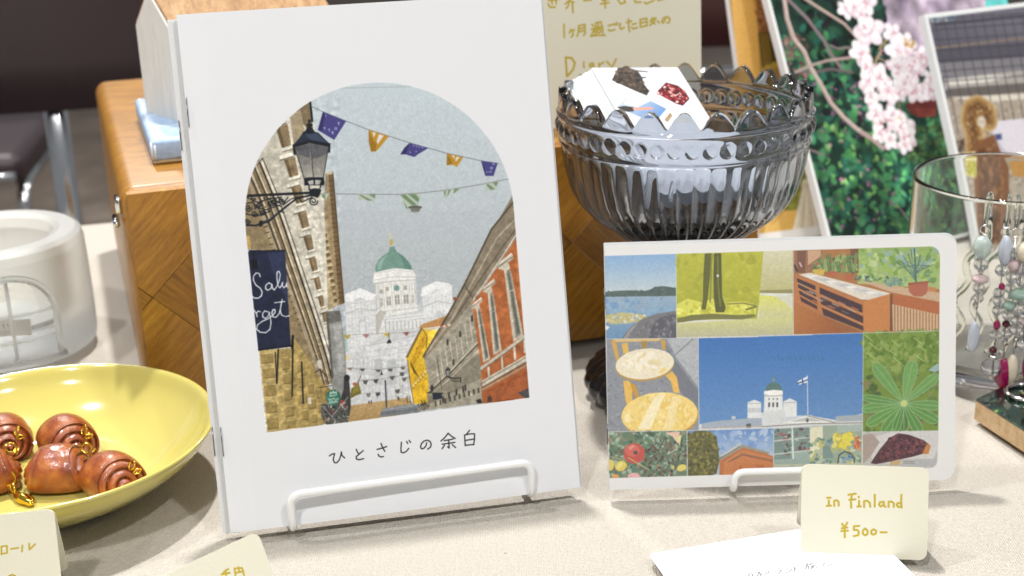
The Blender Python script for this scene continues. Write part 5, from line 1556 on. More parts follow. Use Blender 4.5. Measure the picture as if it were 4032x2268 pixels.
ART_DIARY=[
('s','c0aa3c',9.4,[239,664,249,646,277,645]),
('s','c0aa3c',9.4,[261,697,261,662]),
('s','c0aa3c',9.4,[284,696,283,661]),
('s','c0aa3c',9.4,[241,681,298,684]),
('s','c0aa3c',9.5,[350,682,383,689]),
('s','c0aa3c',9.5,[334,657,359,673,382,661]),
('s','c0aa3c',9.5,[355,661,351,647,339,634]),
('s','c0aa3c',9.5,[374,660,376,610]),
('s','c0aa3c',9.5,[439,667,482,668]),
('s','c0aa3c',9.6,[544,660,583,665]),
('s','c0aa3c',9.6,[534,643,583,647]),
('s','c0aa3c',9.6,[558,677,561,620]),
('s','c0aa3c',9.7,[631,663,650,635,675,642,670,660]),
('s','c0aa3c',9.8,[709,658,748,660]),
('s','c0aa3c',9.8,[729,674,733,638,767,636]),
('s','c0aa3c',9.8,[787,634,798,625,846,641]),
('s','c0aa3c',9.9,[865,638,905,644]),
('s','c0aa3c',9.5,[323,551,322,482]),
('s','c0aa3c',9.5,[360,521,352,504]),
('s','c0aa3c',9.5,[356,515,381,518]),
('s','c0aa3c',9.6,[371,515,372,490,362,482]),
('s','c0aa3c',9.6,[406,537,403,502,395,483]),
('s','c0aa3c',9.6,[406,537,441,542,441,494,431,486]),
('s','c0aa3c',9.6,[408,521,438,526]),
('s','c0aa3c',9.6,[405,506,438,510]),
('s','c0aa3c',9.6,[481,539,492,529]),
('s','c0aa3c',9.6,[478,514,494,515,483,491,475,481]),
('s','c0aa3c',9.6,[472,477,510,480,555,476]),
('s','c0aa3c',9.6,[504,546,504,521]),
('s','c0aa3c',9.6,[504,546,535,549,537,524]),
('s','c0aa3c',9.7,[518,538,517,526]),
('s','c0aa3c',9.6,[498,518,542,522,543,488]),
('s','c0aa3c',9.6,[498,518,499,486]),
('s','c0aa3c',9.7,[509,508,530,510,530,494,511,492,509,508]),
('s','c0aa3c',9.7,[575,525,605,530]),
('s','c0aa3c',9.7,[575,505,584,497,612,502]),
('s','c0aa3c',9.7,[612,533,618,525]),
('s','c0aa3c',9.7,[624,537,630,528]),
('s','c0aa3c',9.8,[644,532,641,511,649,501,666,509]),
('s','c0aa3c',9.8,[679,535,710,540]),
('s','c0aa3c',9.8,[693,552,692,516,697,485]),
('s','c0aa3c',9.8,[712,522,737,525]),
('s','c0aa3c',9.8,[709,506,721,498,743,503]),
('s','c0aa3c',9.8,[759,543,762,504]),
('s','c0aa3c',9.8,[759,543,799,548,800,508]),
('s','c0aa3c',9.8,[761,525,798,530]),
('s','c0aa3c',9.9,[762,505,800,510]),
('s','c0aa3c',9.9,[832,547,818,528]),
('s','c0aa3c',9.9,[828,540,852,546,838,523,816,510]),
('s','c0aa3c',9.9,[830,531,846,515]),
('s','c0aa3c',9.9,[862,529,871,519]),
('s','c0aa3c',10.0,[909,541,903,524,893,516,887,527,897,542,919,548,935,536,931,518,919,514]),
('s','c0aa3c',11.5,[326,376,328,321,330,275]),
('s','c0aa3c',11.5,[326,376,360,370,377,343,366,308,332,275]),
('s','c0aa3c',9.7,[429,343,429,337]),
('s','c0aa3c',9.7,[426,328,430,314]),
('s','c0aa3c',9.7,[479,333,463,331,462,315,476,315,482,333,486,313]),
('s','c0aa3c',9.7,[517,306,515,328,519,321,543,333]),
('s','c0aa3c',9.8,[562,335,579,314]),
('s','c0aa3c',9.8,[615,344,593,307,581,296]),
]
ART_FINLAND=[
('s','c0aa3c',8.0,[99,231,112,232]),
('s','c0aa3c',8.0,[106,221,106,200]),
('s','c0aa3c',8.0,[98,199,114,201]),
('s','c0aa3c',8.0,[127,200,126,220,136,223,143,217,144,202]),
('s','c0aa3c',8.0,[192,196,190,222,193,247,203,251]),
('s','c0aa3c',8.0,[180,246,208,251]),
('s','c0aa3c',8.0,[184,226,207,229]),
('s','c0aa3c',8.0,[219,240,220,237]),
('s','c0aa3c',8.0,[221,224,221,202]),
('s','c0aa3c',8.0,[215,201,228,202]),
('s','c0aa3c',8.0,[241,200,240,223,252,225,262,217,264,202]),
('s','c0aa3c',7.9,[280,250,281,203]),
('s','c0aa3c',7.9,[312,223,301,221,297,211,303,204,313,210,315,223,316,207,322,204]),
('s','c0aa3c',7.9,[333,204,333,224,344,225,353,219,353,204]),
('s','c0aa3c',7.9,[378,220,367,220,364,211,371,204,380,208]),
('s','c0aa3c',7.9,[381,253,380,229,383,203]),
('s','c0aa3c',8.0,[158,131,166,119]),
('s','c0aa3c',8.0,[178,136,169,119]),
('s','c0aa3c',8.0,[157,113,179,117]),
('s','c0aa3c',8.0,[156,102,181,105]),
('s','c0aa3c',8.0,[168,119,170,78]),
('s','c0aa3c',8.0,[204,123,224,125]),
('s','c0aa3c',8.0,[204,123,204,108,217,109,223,101,221,89,204,84]),
('s','c0aa3c',8.0,[247,116,239,109,238,96,246,89,255,93,257,106,247,116]),
('s','c0aa3c',7.9,[279,114,271,109,270,97,277,93,287,97,289,108,279,114]),
('s','c0aa3c',7.9,[305,103,328,104]),
]
ART_NOTE=[
('s','66666c',4.3,[307,629,309,642,319,651,326,647,323,634,312,625]),
('s','66666c',4.3,[345,646,360,651,347,635,336,627]),
('s','66666c',4.3,[362,640,351,629]),
('s','66666c',4.3,[357,637,352,622]),
('s','66666c',4.3,[378,647,380,640]),
('s','66666c',4.3,[368,629,386,635,395,644]),
('s','66666c',4.3,[430,650,446,653]),
('s','66666c',4.3,[426,639,445,641,434,627,421,620]),
('s','66666c',4.3,[465,639,467,632]),
('s','66666c',4.3,[453,617,468,619,484,633]),
('s','66666c',4.3,[502,645,487,616]),
('s','66666c',4.3,[499,636,502,626]),
('s','66666c',4.3,[513,644,513,639]),
('s','66666c',4.3,[521,646,521,641]),
('s','66666c',4.3,[559,656,555,645]),
('s','66666c',4.3,[543,644,563,645]),
('s','66666c',4.3,[552,641,538,624,531,619]),
('s','66666c',4.3,[548,633,556,633,547,619,540,614]),
('s','66666c',4.3,[573,649,563,638]),
('s','66666c',4.3,[570,643,586,645]),
('s','66666c',4.3,[568,631,557,613]),
('s','66666c',4.3,[566,630,579,633,566,622,572,613,589,618]),
('s','66666c',4.3,[624,641,609,614]),
('s','66666c',4.3,[634,630,647,631]),
('s','66666c',4.3,[626,618,630,612,652,622]),
]
ART_ROLL=[
('s','c0aa3c',6.5,[257,234,268,235]),
('s','c0aa3c',6.5,[278,240,275,210]),
('s','c0aa3c',6.5,[278,240,298,240,296,213,275,212]),
('s','c0aa3c',6.6,[311,226,338,227]),
('s','c0aa3c',6.6,[353,234,349,211]),
('s','c0aa3c',6.6,[378,238,377,215,399,233]),
('s','c0aa3c',6.6,[295,125,306,128,316,122]),
]
ART_SILK=[
('s','c0aa3c',7.2,[289,275,305,281,318,281]),
('s','c0aa3c',7.2,[286,274,318,267]),
('s','c0aa3c',7.3,[305,277,301,262]),
('s','c0aa3c',7.3,[341,273,335,247]),
('s','c0aa3c',7.3,[341,273,370,263,367,233]),
('s','c0aa3c',7.3,[338,258,371,249]),
('s','c0aa3c',7.4,[357,271,355,255]),
]
ART_POSTCARD=[
('p','403830',[152,839,264,839,268,807,246,722,251,668,220,636,165,675,73,748]),
('b',1,90,5.8,15.5,'2c2824 5a4a3c 44382e 1e1c1a 6e6052',[144,832,251,831,244,668,211,651,85,748]),
('p','c4ccd4',[206,839,284,838,387,806,372,757,259,668,258,746,255,819]),
('p','dfe2e6',[274,819,347,806,343,757,276,721]),
('s','5c5048',9.8,[225,819,308,806]),
('s','4c4440',9.7,[206,759,279,767]),
('p','5c1c20',[282,655,379,730,437,707,460,664,459,610,392,561,360,576]),
('b',2,90,4.9,13.6,'8c2428 b03438 6c1c20 d8a0a0 3c1418 e8d0c8',[292,655,377,722,455,664,447,610,388,573]),
('g','b9bec4','5f84b4',[116,653,207,487],[11,562,143,658,186,639,289,543,185,462,113,490]),
('p','3c3834',[16,562,57,570,109,559,95,531,56,528,26,544]),
('p','e09078',[97,554,204,557,218,547,195,539,100,541]),
('p','d8d4c8',[142,657,185,637,225,601,128,559,64,583]),
('p','d2d4cc',[234,463,351,559,437,515,484,490,433,433,337,436]),
('p','9c8468',[237,468,296,519,299,496,247,451]),
('f',0.4),
]
# ------------------------------------------------------------------ mesh helpers
def link(o, parent=None):
    COL.objects.link(o)
    if parent is not None: o.parent = parent
    return o
def tag(o, label=None, cat=None, group=None, kind=None):
    for k, v in (('label', label), ('category', cat), ('group', group), ('kind', kind)):
        if v: o[k] = v
    return o
def thing(name, label, cat, mw=None, group=None):
    o = bpy.data.objects.new(name, None); o.empty_display_size = .02; link(o)
    if mw is not None: o.matrix_world = mw
    return tag(o, label, cat, group)
def mesh(name, verts, faces, mat, parent=None, smooth=True, uv=None):
    m = bpy.data.meshes.new(name); m.from_pydata([tuple(map(float, v)) for v in verts], [], faces)
    if uv is not None:
        l = m.uv_layers.new(name='UVMap'); idx = np.empty(len(m.loops), int); m.loops.foreach_get('vertex_index', idx)
        l.data.foreach_set('uv', np.asarray(uv, np.float32)[idx].ravel())
    m.polygons.foreach_set('use_smooth', [smooth]*len(m.polygons))
    if isinstance(mat, (list, tuple)):
        for q in mat: m.materials.append(q)
    else: m.materials.append(mat)
    m.update(); o = bpy.data.objects.new(name, m); return link(o, parent)
def frame(x, y, z, yaw, lean=0.):
    ex = Vector((math.cos(yaw), math.sin(yaw), 0)); n = Vector((-math.sin(yaw), math.cos(yaw), 0))
    ev = Vector((0, 0, 1))*math.cos(lean)+n*math.sin(lean); nn = ex.cross(ev)
    return Matrix(((ex.x, ev.x, nn.x, x), (ex.y, ev.y, nn.y, y), (ex.z, ev.z, nn.z, z), (0, 0, 0, 1)))
def upright(x, y, z, yaw):
    return Matrix.Translation((x, y, z)) @ Matrix.Rotation(yaw, 4, 'Z')
def outline(w, h, r, corners=(1, 1, 1, 1), seg=7):      # rounded rectangle, corners bl br tr tl
    P = []
    for (cx, cy, a), on in zip(((0, 0, 180), (w, 0, 270), (w, h, 0), (0, h, 90)), corners):
        if not on: P.append((cx, cy)); continue
        ox = r if cx == 0 else w-r; oy = r if cy == 0 else h-r
        for i in range(seg+1): q = R(a+90*i/seg); P.append((ox+r*math.cos(q), oy+r*math.sin(q)))
    return P
def slab(name, P, z0, z1, mat, parent=None, uvsize=None, side_mat=None, back_mat=None, bend=None):   # extruded outline; front face at z1
    n = len(P); V = [(x, y, z0) for x, y in P]+[(x, y, z1) for x, y in P]
    if bend: V = [(x, y, z+bend(x, y)) for x, y, z in V]
    F = [list(range(n-1, -1, -1)), list(range(n, 2*n))]+[[i, (i+1) % n, n+(i+1) % n, n+i] for i in range(n)]
    uv = [(x/uvsize[0], y/uvsize[1]) for x, y in P]*2 if uvsize else None
    mats = [mat, side_mat or mat, back_mat or side_mat or mat]
    o = mesh(name, V, F, mats, parent, False, uv)
    mi = [2, 0]+[1]*n; o.data.polygons.foreach_set('material_index', mi); return o
def sheet(name, w, h, zf, th, mat, back, parent, nx=14, ny=20):
    V = []; uv = []; F = []; mi = []
    for s in (0, 1):
        for j in range(ny+1):
            for i in range(nx+1):
                x, y = w*i/nx, h*j/ny; V.append((x, y, zf(x, y)-th*s)); uv.append((i/nx, j/ny))
    g = lambda s, i, j: s*(nx+1)*(ny+1)+j*(nx+1)+i
    for j in range(ny):
        for i in range(nx):
            F.append([g(0, i, j), g(0, i+1, j), g(0, i+1, j+1), g(0, i, j+1)]); mi.append(0)
            F.append([g(1, i, j), g(1, i, j+1), g(1, i+1, j+1), g(1, i+1, j)]); mi.append(1)
    for i in range(nx):
        F.append([g(0, i, 0), g(1, i, 0), g(1, i+1, 0), g(0, i+1, 0)]); F.append([g(0, i+1, ny), g(1, i+1, ny), g(1, i, ny), g(0, i, ny)]); mi += [1, 1]
    for j in range(ny):
        F.append([g(0, 0, j+1), g(1, 0, j+1), g(1, 0, j), g(0, 0, j)]); F.append([g(0, nx, j), g(1, nx, j), g(1, nx, j+1), g(0, nx, j+1)]); mi += [1, 1]
    o = mesh(name, V, F, [mat, back], parent, False, uv); o.data.polygons.foreach_set('material_index', mi); return o
def smooth_path(P, r, seg=6):      # rounds the inner corners of a polyline
    P = [Vector(p) for p in P]; out = [P[0]]
    for a, b, c in zip(P[:-2], P[1:-1], P[2:]):
        d1 = (a-b); d2 = (c-b); k = min(r, d1.length*.49, d2.length*.49); s = b+d1.normalized()*k; e = b+d2.normalized()*k
        for i in range(seg+1): q = i/seg; out.append(s*(1-q)**2+b*2*q*(1-q)+e*q*q)
    return out+[P[-1]]
def tube_data(P, rad, seg=12, closed=False):
    P = [Vector(p) for p in P]; n = len(P); V = []; F = []
    T = [((P[(i+1) % n] if closed or i < n-1 else P[i])-(P[i-1] if closed or i > 0 else P[i])).normalized() for i in range(n)]
    u = T[0].orthogonal().normalized()
    for i in range(n):
        u = (u-T[i]*u.dot(T[i])).normalized(); w = T[i].cross(u); rr = rad[i] if isinstance(rad, (list, tuple)) else rad
        for k in range(seg): a = 2*math.pi*k/seg; V.append(P[i]+(u*math.cos(a)+w*math.sin(a))*rr)
    for i in range(n if closed else n-1):
        for k in range(seg): F.append([i*seg+k, i*seg+(k+1) % seg, ((i+1) % n)*seg+(k+1) % seg, ((i+1) % n)*seg+k])
    if not closed: F += [list(range(seg-1, -1, -1)), [(n-1)*seg+k for k in range(seg)]]
    return V, F
def tube(name, P, rad, mat, parent=None, seg=12, closed=False):
    V, F = tube_data(P, rad, seg, closed); return mesh(name, V, F, mat, parent)
def ring_path(c, r, ax1, ax2, n=28): 
    c, a, b = Vector(c), Vector(ax1), Vector(ax2); return [c+a*r*math.cos(2*math.pi*i/n)+b*r*math.sin(2*math.pi*i/n) for i in range(n)]
def lathe(name, prof, n, mat, parent=None, mod=None, closed=False, dense=False):   # prof: (r, z); mod(j, th, r, z) -> (r, z)
    if dense:
        q = [prof[0]]
        for p0, p1 in zip(prof[:-1], prof[1:]):
            L = math.hypot(p1[0]-p0[0], p1[1]-p0[1]); ks = [.5] if L < .003 else [.0006/L, .0018/L]+[.12+.76*i/9 for i in range(10)]+[1-.0018/L, 1-.0006/L] if L > .015 else [.0005/L, .5, 1-.0005/L]
            q += [(p0[0]+(p1[0]-p0[0])*k, p0[1]+(p1[1]-p0[1])*k) for k in ks]+[p1]
        prof = q
    V = []; F = []; m = len(prof)
    for i in range(n):
        th = 2*math.pi*i/n; c, s = math.cos(th), math.sin(th)
        for j, (r, z) in enumerate(prof):
            if mod: r, z = mod(j, th, r, z)
            V.append((r*c, r*s, z))
    for i in range(n):
        k = (i+1) % n
        for j in range(m if closed else m-1): j2 = (j+1) % m; F.append([i*m+j, k*m+j, k*m+j2, i*m+j2])
    if not closed:
        F.append([i*m for i in range(n-1, -1, -1)]); F.append([i*m+m-1 for i in range(n)])
    return mesh(name, V, F, mat, parent)
def bevel_box(name, x0, x1, y0, y1, z0, z1, bev, mat, parent=None, seg=4):
    bm = bmesh.new(); bmesh.ops.create_cube(bm, size=1)
    for v in bm.verts: v.co = Vector(((x0+x1)/2+v.co.x*(x1-x0), (y0+y1)/2+v.co.y*(y1-y0), (z0+z1)/2+v.co.z*(z1-z0)))
    bmesh.ops.bevel(bm, geom=bm.edges[:], offset=bev, segments=seg, profile=.5, affect='EDGES')
    m = bpy.data.meshes.new(name); bm.to_mesh(m); bm.free(); m.polygons.foreach_set('use_smooth', [True]*len(m.polygons)); m.materials.append(mat)
    return link(bpy.data.objects.new(name, m), parent)
def copy_tree(o, parent=None):
    c = o.copy(); COL.objects.link(c)
    if parent is not None: c.parent = parent
    for ch in list(o.children): copy_tree(ch, c)
    return c
rnd = random.Random(5)

# ------------------------------------------------------------------ setting
TY = .235                                   # the table runs at this angle to the view
V = []; F = []; NX, NY = 260, 190; rg = np.random.default_rng(3); ph = rg.uniform(0, 6.28, 12); kx = rg.uniform(-16, 16, 12); ky = rg.uniform(-16, 16, 12)
RIDGES = [(-.02, .30, .35, 1, .010, .0013), (.10, .30, -.25, 1, .008, -.0011), (-.16, .30, 1, .55, .009, .0012), (.20, .42, 1, -.6, .010, .0014), (.26, .40, .5, 1, .007, -.0010)]   # soft folds in the free cloth at the front
def cloth_z(x, y):
    z = float(sum(math.sin(kx[i]*x+ky[i]*y+ph[i]) for i in range(12)))*.00022
    for px, py, dx, dy, w, hgt in RIDGES:
        L = math.hypot(dx, dy); s = ((x-px)*dx+(y-py)*dy)/L; t_ = ((x-px)*-dy+(y-py)*dx)/L
        z += hgt*math.exp(-(t_/w)**2-(s/.09)**2)
    return z
for j in range(NY+1):
    for i in range(NX+1):
        x = -1.1+2.2*i/NX; y = -.5+1.497*j/NY
        V.append((x, y, -.0032+cloth_z(x, y)))
row = len(V)
for k, (dy, dz) in enumerate(((.006, -.002), (.010, -.008), (.011, -.03), (.013, -.25), (.015, -.6))):
    for i in range(NX+1): x = -1.1+2.2*i/NX; V.append((x, .997+dy+.003*math.sin(x*31)*(k > 2), dz-.003))
W_ = NX+1
for j in range(NY+5):
    for i in range(NX): F.append([j*W_+i, j*W_+i+1, (j+1)*W_+i+1, (j+1)*W_+i])
cl = mesh('tablecloth', V, F, M['cloth']); cl.matrix_world = Matrix.Rotation(TY, 4, 'Z'); tag(cl, 'off-white canvas cloth covering the whole table', None, kind='structure')
fl = mesh('floor', [(-6, -2, -.72), (6, -2, -.72), (6, 9, -.72), (-6, 9, -.72)], [[0, 1, 2, 3]], M['floor'], None, False); tag(fl, 'grey brown floor behind the table', None, kind='structure')

# ------------------------------------------------------------------ standing booklets
BOOK = frame(-.1181, .4887, .003, .2072, .2611)
cov = Canvas(148, 210, 6, 'e3e5e8').run(ART_COVER); M['cover'] = printed('booklet_cover_print', cov.image('booklet_cover'), .5, 1600, .12)
def bow(a): return lambda x, y: a*math.sin(math.pi*min(x/.148, 1))-.0012*math.exp(-x/.006)
def staple_pair(parent, ys, z):
    for y in ys: tube('staple', [(.0004, y, z), (.0004, y+.012, z)], .00022, M['staple'], parent, 6)
bk = thing('booklet', 'white stapled booklet with arched street photograph, leaning in the wide wire stand', 'booklet', BOOK)
sheet('front_cover', .148, .210, bow(.0010), .00025, M['cover'], M['white_paper'], bk)
for i in range(6):
    z = -.00055-.00042*i; sheet('page', .1482+.00035*(i % 4), .2096, (lambda q: lambda x, y: bow(.0005)(x, y)+q-.00012*i*(x/.148))(z), .00015, M['page_edge'], M['page_edge'], bk, 8, 4)
sheet('back_cover', .1485, .210, lambda x, y: -.0034, .00025, M['white_paper'], M['white_paper'], bk, 4, 4)
staple_pair(bk, (.1655, .0320), -.0004)
b2 = thing('booklet', 'second white booklet peeking out behind the arched street booklet along its spine', 'booklet', frame(-.1181, .4887, .003, .2072, .2611) @ Matrix.Translation((-.0034, -.0012, -.0046)) @ Matrix.Rotation(R(.15), 4, 'Z'))
sheet('front_cover', .148, .210, bow(.0004), .00025, M['white_paper'], M['white_paper'], b2, 8, 4)
for i in range(5):
    z = -.0005-.00045*i; sheet('page', .1490+.0004*(i % 3), .2092, (lambda q: lambda x, y: q)(z), .00015, M['page_edge'], M['page_edge'], b2, 4, 4)
sheet('back_cover', .1487, .210, lambda x, y: -.003, .00025, M['white_paper'], M['white_paper'], b2, 4, 4)
staple_pair(b2, (.158, .033), .0001)

def wire_stand(label, x, y, yaw, width, lip, lean, back, depth, rad):
    o = thing('wire_stand', label, 'display stand', upright(x, y, 0, yaw)); z = rad+.0002
    tube('front_lip', smooth_path([(0, .012, z), (0, 0, z), (0, 0, lip), (width, 0, lip), (width, 0, z), (width, .012, z)], .005), rad, M['white_enamel'], o, 14)
    s, c = math.sin(lean), math.cos(lean)
    tube('back_frame', smooth_path([(0, .0121, z), (0, depth*.32, z), (0, depth*.32+back*s, z+back*c), (width, depth*.32+back*s, z+back*c), (width, depth*.32, z), (width, .0121, z)], .008), rad, M['white_enamel'], o, 12)
    tube('rear_leg', smooth_path([(width*.15, depth*.32+back*s+.003, z+back*c-.008), (width*.15, depth, z), (width*.85, depth, z), (width*.85, depth*.32+back*s+.003, z+back*c-.008)], .008), rad*.9, M['white_enamel'], o, 12)
    return o
wire_stand('wide white wire stand whose lip holds the arched street booklet', -.0928, .4910, .2270, .1012, .0186, .2611, .10, .085, .00165)

# landscape photo booklet wrapped in tracing paper
ZINE = frame(.0391, .5159, .003, -.0016, .2264)
zin = Canvas(148, 105, 7, 'e4e4e3').run(ART_ZINE); M['zine'] = printed('collage_print', zin.image('collage'), .38, 1200, .06)
zo = thing('photo_booklet', 'landscape photo booklet with a nine picture collage under milky tracing paper', 'booklet', ZINE)
OP = outline(.1476, .105, .0052, (0, 1, 1, 0))
slab('front_cover', OP, -.0002, 0, M['zine'], zo, (.148, .105), M['tracing'], M['tracing'])
for i in range(5):
    d = .0003*(i % 3); slab('page', outline(.1476+d, .1052+.0004*(i % 3), .0052, (0, 1, 1, 0)), -.0009-.0007*i, -.0006-.0007*i, M['page_edge'], zo)
slab('back_cover', outline(.1482, .1056, .0054, (0, 1, 1, 0)), -.0046, -.0043, M['tracing'], zo)
for y in (.020, .078): tube('staple', [(-.0003, y, -.0006), (-.0003, y+.009, -.0006)], .0003, M['staple'], zo, 6)
wire_stand('small white wire stand whose lip holds the landscape photo booklet', .0920, .5132, -.0016, .047, .0112, .2264, .06, .06, .0015)

# ------------------------------------------------------------------ handwritten cards
def card(name, label, mw, w, h, art, res, back_gap, folds=True, rcorner=.0032):
    o = thing(name, label, 'price card', mw)
    im = Canvas(w*1000, h*1000, res, 'e4e1cd').run(art).image(name+'_writing')
    m = printed(name+'_ink', im, .8, 700, .5, .2)
    slab('front_panel', outline(w, h, rcorner), -.0004, 0, m, o, (w, h), M['cream_card'])
    if folds:      # the rear leaf of the tent: same size, opens backwards from the top edge
        lean = back_gap; bp = slab('rear_panel', [(x, -y) for x, y in outline(w, h*.98, rcorner)][::-1], -.0004, 0, M['cream_card'], o)
        bp.matrix_local = Matrix.Translation((0, h-.0004, -.0005)) @ Matrix.Rotation(lean, 4, 'X')
    return o
card('price_card', 'cream tent card reading in Finland and 500 yen, before the landscape booklet', frame(.1099, .4637, 0, -.1335, .3), .0483, .0362, ART_FINLAND, 14, .62)
card('price_card', 'cream tent card with gold katakana in front of the yellow plate', frame(-.2211, .4369, 0, .2, .3), .048, .036, ART_ROLL, 12, .62)
card('price_card', 'cream tent card turned sideways below the street booklet, top corner showing', frame(-.1182, .3933, 0, .8, .45), .048, .036, ART_SILK, 12, .8)
dc = card('message_card', 'tall cream card with gold handwriting ending in Diary, behind the glass bowl', frame(.0019, .7125, .1132, .30, .06), .112, .105, ART_DIARY, 7, .3, False, .001); dc['category'] = 'message card'
slab('easel_back', [(.03, 0), (.08, 0), (.06, .08), (.05, .08)], -.0015, -.0006, M['cream_card'], dc)
nm = Canvas(92, 90, 10, 'e6e7ea').run(ART_NOTE); mnote = printed('note_pencil', nm.image('note'), .7, 900, .2)
nt = slab('paper_note', outline(.0905, .09, .0025), -.0002, .0002, mnote, None, (.092, .09), M['white_paper']); nt.matrix_world = frame(.0726, .3785, .0012, .2461, math.pi/2)
tag(nt, 'white pencil-written note lying flat under the in Finland price card', 'note')
# ------------------------------------------------------------------ wooden box with diamond veneer
BOXM = upright(-.1838, .6189, 0, .3121); BW, BD, BH = .3414, .2919, .113
wb = thing('wooden_box', 'brown wooden box with diamond veneer front behind the booklets', 'box', BOXM)
bevel_box('carcass', 0, BW, .001, BD, 0, BH, .0075, M['wood_top'], wb, 5)
def clip_poly(P, x0, x1, y0, y1):
    for ax, lim, sg in ((0, x0, 1), (0, x1, -1), (1, y0, 1), (1, y1, -1)):
        Q = []
        for a, b in zip(P, P[1:]+P[:1]):
            ia, ib = sg*(a[ax]-lim) >= 0, sg*(b[ax]-lim) >= 0
            if ia: Q.append(a)
            if ia != ib: k = (lim-a[ax])/(b[ax]-a[ax]); Q.append(tuple(a[i]+k*(b[i]-a[i]) for i in (0, 1)))
        P = Q
        if not P: return []
    return P
def veneer(P, mat, off, name='veneer_panel'):
    n = len(P); g = .00035; cx = sum(p[0] for p in P)/n; cy = sum(p[1] for p in P)/n
    Q = [(x+(cx-x)*g/max(abs(cx-x)+abs(cy-y), .001), y+(cy-y)*g/max(abs(cx-x)+abs(cy-y), .001)) for x, y in P]
    Vv = [(x, -.0006-off, z) for x, z in Q]+[(x, .004, z) for x, z in P]
    Ff = [list(range(n)), list(range(2*n-1, n-1, -1))]+[[i, n+i, n+(i+1) % n, (i+1) % n] for i in range(n)]
    return mesh(name, Vv, Ff, mat, wb, False)
X0, X1, Y0, Y1 = .003, BW-.003, .0015, BH-.0016; vy = .0585; hd = .0545
for k in range(-1, 4):
    cx = .0091+hd+k*2*hd
    P = clip_poly([(cx-hd, vy), (cx, vy-hd), (cx+hd, vy), (cx, vy+hd)], X0, X1, Y0, Y1)
    if len(P) > 2: veneer(P, M['wood_fall'], .0001)
    for sgn in (-1, 1):
        P = clip_poly([(cx, vy+sgn*hd), (cx+hd, vy), (cx+2*hd, vy+sgn*hd), (cx+2*hd, vy+sgn*hd*1.3), (cx, vy+sgn*hd*1.3)], X0, X1, Y0, Y1)
        if len(P) > 2: veneer(P if sgn > 0 else P[::-1], M['wood_rise'], 0)
for a, b in (((.2271, vy), (.2271+.054, vy+.054)), ((.2271, vy), (.2271+.054, vy-.054))):
    tube('inlay_strip', [(a[0], -.0008, a[1]), (b[0], -.0008, b[1])], .0004, M['inlay'], wb, 6)
lt = bevel_box('latch', -.0025, .0005, .006, .016, .100, .108, .0012, M['chrome'], wb, 2)
tube('latch_pin', [(-.003, .004, .096), (-.003, .018, .096)], .0016, M['chrome'], wb, 10)

# pale blue block on the box
bb = thing('blue_block', 'pale blue block with white edges lying on the wooden box', 'block', upright(-.1795, .6665, .1133, .3121))
bevel_box('body', 0, .085, 0, .112, .0012, .0122, .0022, M['pale_blue'], bb, 3)
bevel_box('base', .0006, .0844, .0006, .1114, 0, .0016, .0004, M['pale_wood'], bb, 1)
for z in (.0122,):
    tube('edge_line', [(.0026, .1095, z), (.0026, .0026, z), (.0824, .0026, z)], .0005, M['white_line'], bb, 6)
for y in (.032, .062, .092): tube('score_line', [(.004, y, .0121), (.081, y-.0, .0121)], .00035, M['white_line'], bb, 6)
tube('edge_line', [(.0006, .0006, .002), (.0006, .0006, .0115)], .0005, M['white_line'], bb, 6)
tube('edge_line', [(.0022, -.0001, .0022), (.0022, -.0001, .0100)], .0004, M['white_line'], bb, 6)

# small wooden house on the block
hs = thing('toy_house', 'whitewashed little wooden house standing on the pale blue block', 'toy house', upright(-.1977, .7351, .1256, -.832))
gw, ge, gp, gd = .0365, .0475, .0665, .07
G = [(0, 0), (gw, 0), (gw, ge), (gw*.47, gp), (0, ge)]
Vh = [(x, 0, z) for x, z in G]+[(x, gd, z) for x, z in G]
mesh('gable_body', Vh, [[0, 1, 2, 3, 4], [9, 8, 7, 6, 5]]+[[i, i+5, (i+1) % 5+5, (i+1) % 5] for i in range(5)], M['white_wash'], hs, False)
for sgn, (a, b) in ((1, (G[3], G[2])), (-1, (G[3], G[4]))):
    dx, dz = b[0]-a[0], b[1]-a[1]; L = math.hypot(dx, dz); nx, nz = (-dz/L*.002, dx/L*.002) if sgn < 0 else (-dz/L*.002, dx/L*.002)
    if nz < 0: nx, nz = -nx, -nz
    a2 = (a[0]+nx*.05, a[1]+nz*.05); b2_ = (b[0]+nx*.05, b[1]+nz*.05); q = [a2, b2_, (b2_[0]+nx, b2_[1]+nz), (a2[0]+nx, a2[1]+nz)]
    Vq = [(x, .0012, z) for x, z in q]+[(x, gd+.03, z) for x, z in q]
    mesh('roof_slope', Vq, [[0, 1, 2, 3], [7, 6, 5, 4]]+[[i, i+4, (i+1) % 4+4, (i+1) % 4] for i in range(4)], M['roof_wood'], hs, False)

# ------------------------------------------------------------------ footed glass bowl
bw = thing('glass_bowl', 'smoky grey scalloped glass bowl on a fluted foot, holding postcards', 'bowl', upright(.0834, .6271, 0, 0))
ZB0, ZB1, NB, NS = .1302, .1433, 48, 24
ctrl = [(.0225, .0786), (.0265, .0798), (.0290, .0812), (.0310, .0830), (.0356, .0872), (.0436, .0930), (.0500, .1000), (.0535, .1065), (.0560, .1160), (.0575, .1250), (.0585, .1300), (.0595, .1433), (.0590, .1455), (.0586, .1535)]
def interp(z, pts): return float(np.interp(z, [p[1] for p in pts], [p[0] for p in pts]))
zs = list(np.linspace(.0786, .0872, 9))+list(np.linspace(.0885, .1285, 24))+list(np.linspace(.1292, .1446, 26))
prof = [(interp(z, ctrl), z) for z in zs]; n_low = len(prof)
for k in np.linspace(.12, 1, 9): prof.append((.0590-.0004*k, .1446+.009*k))
n_rim = len(prof)
for k in np.linspace(1, .0, 8): prof.append((.0552-.0002*k, .1446+.0088*k))
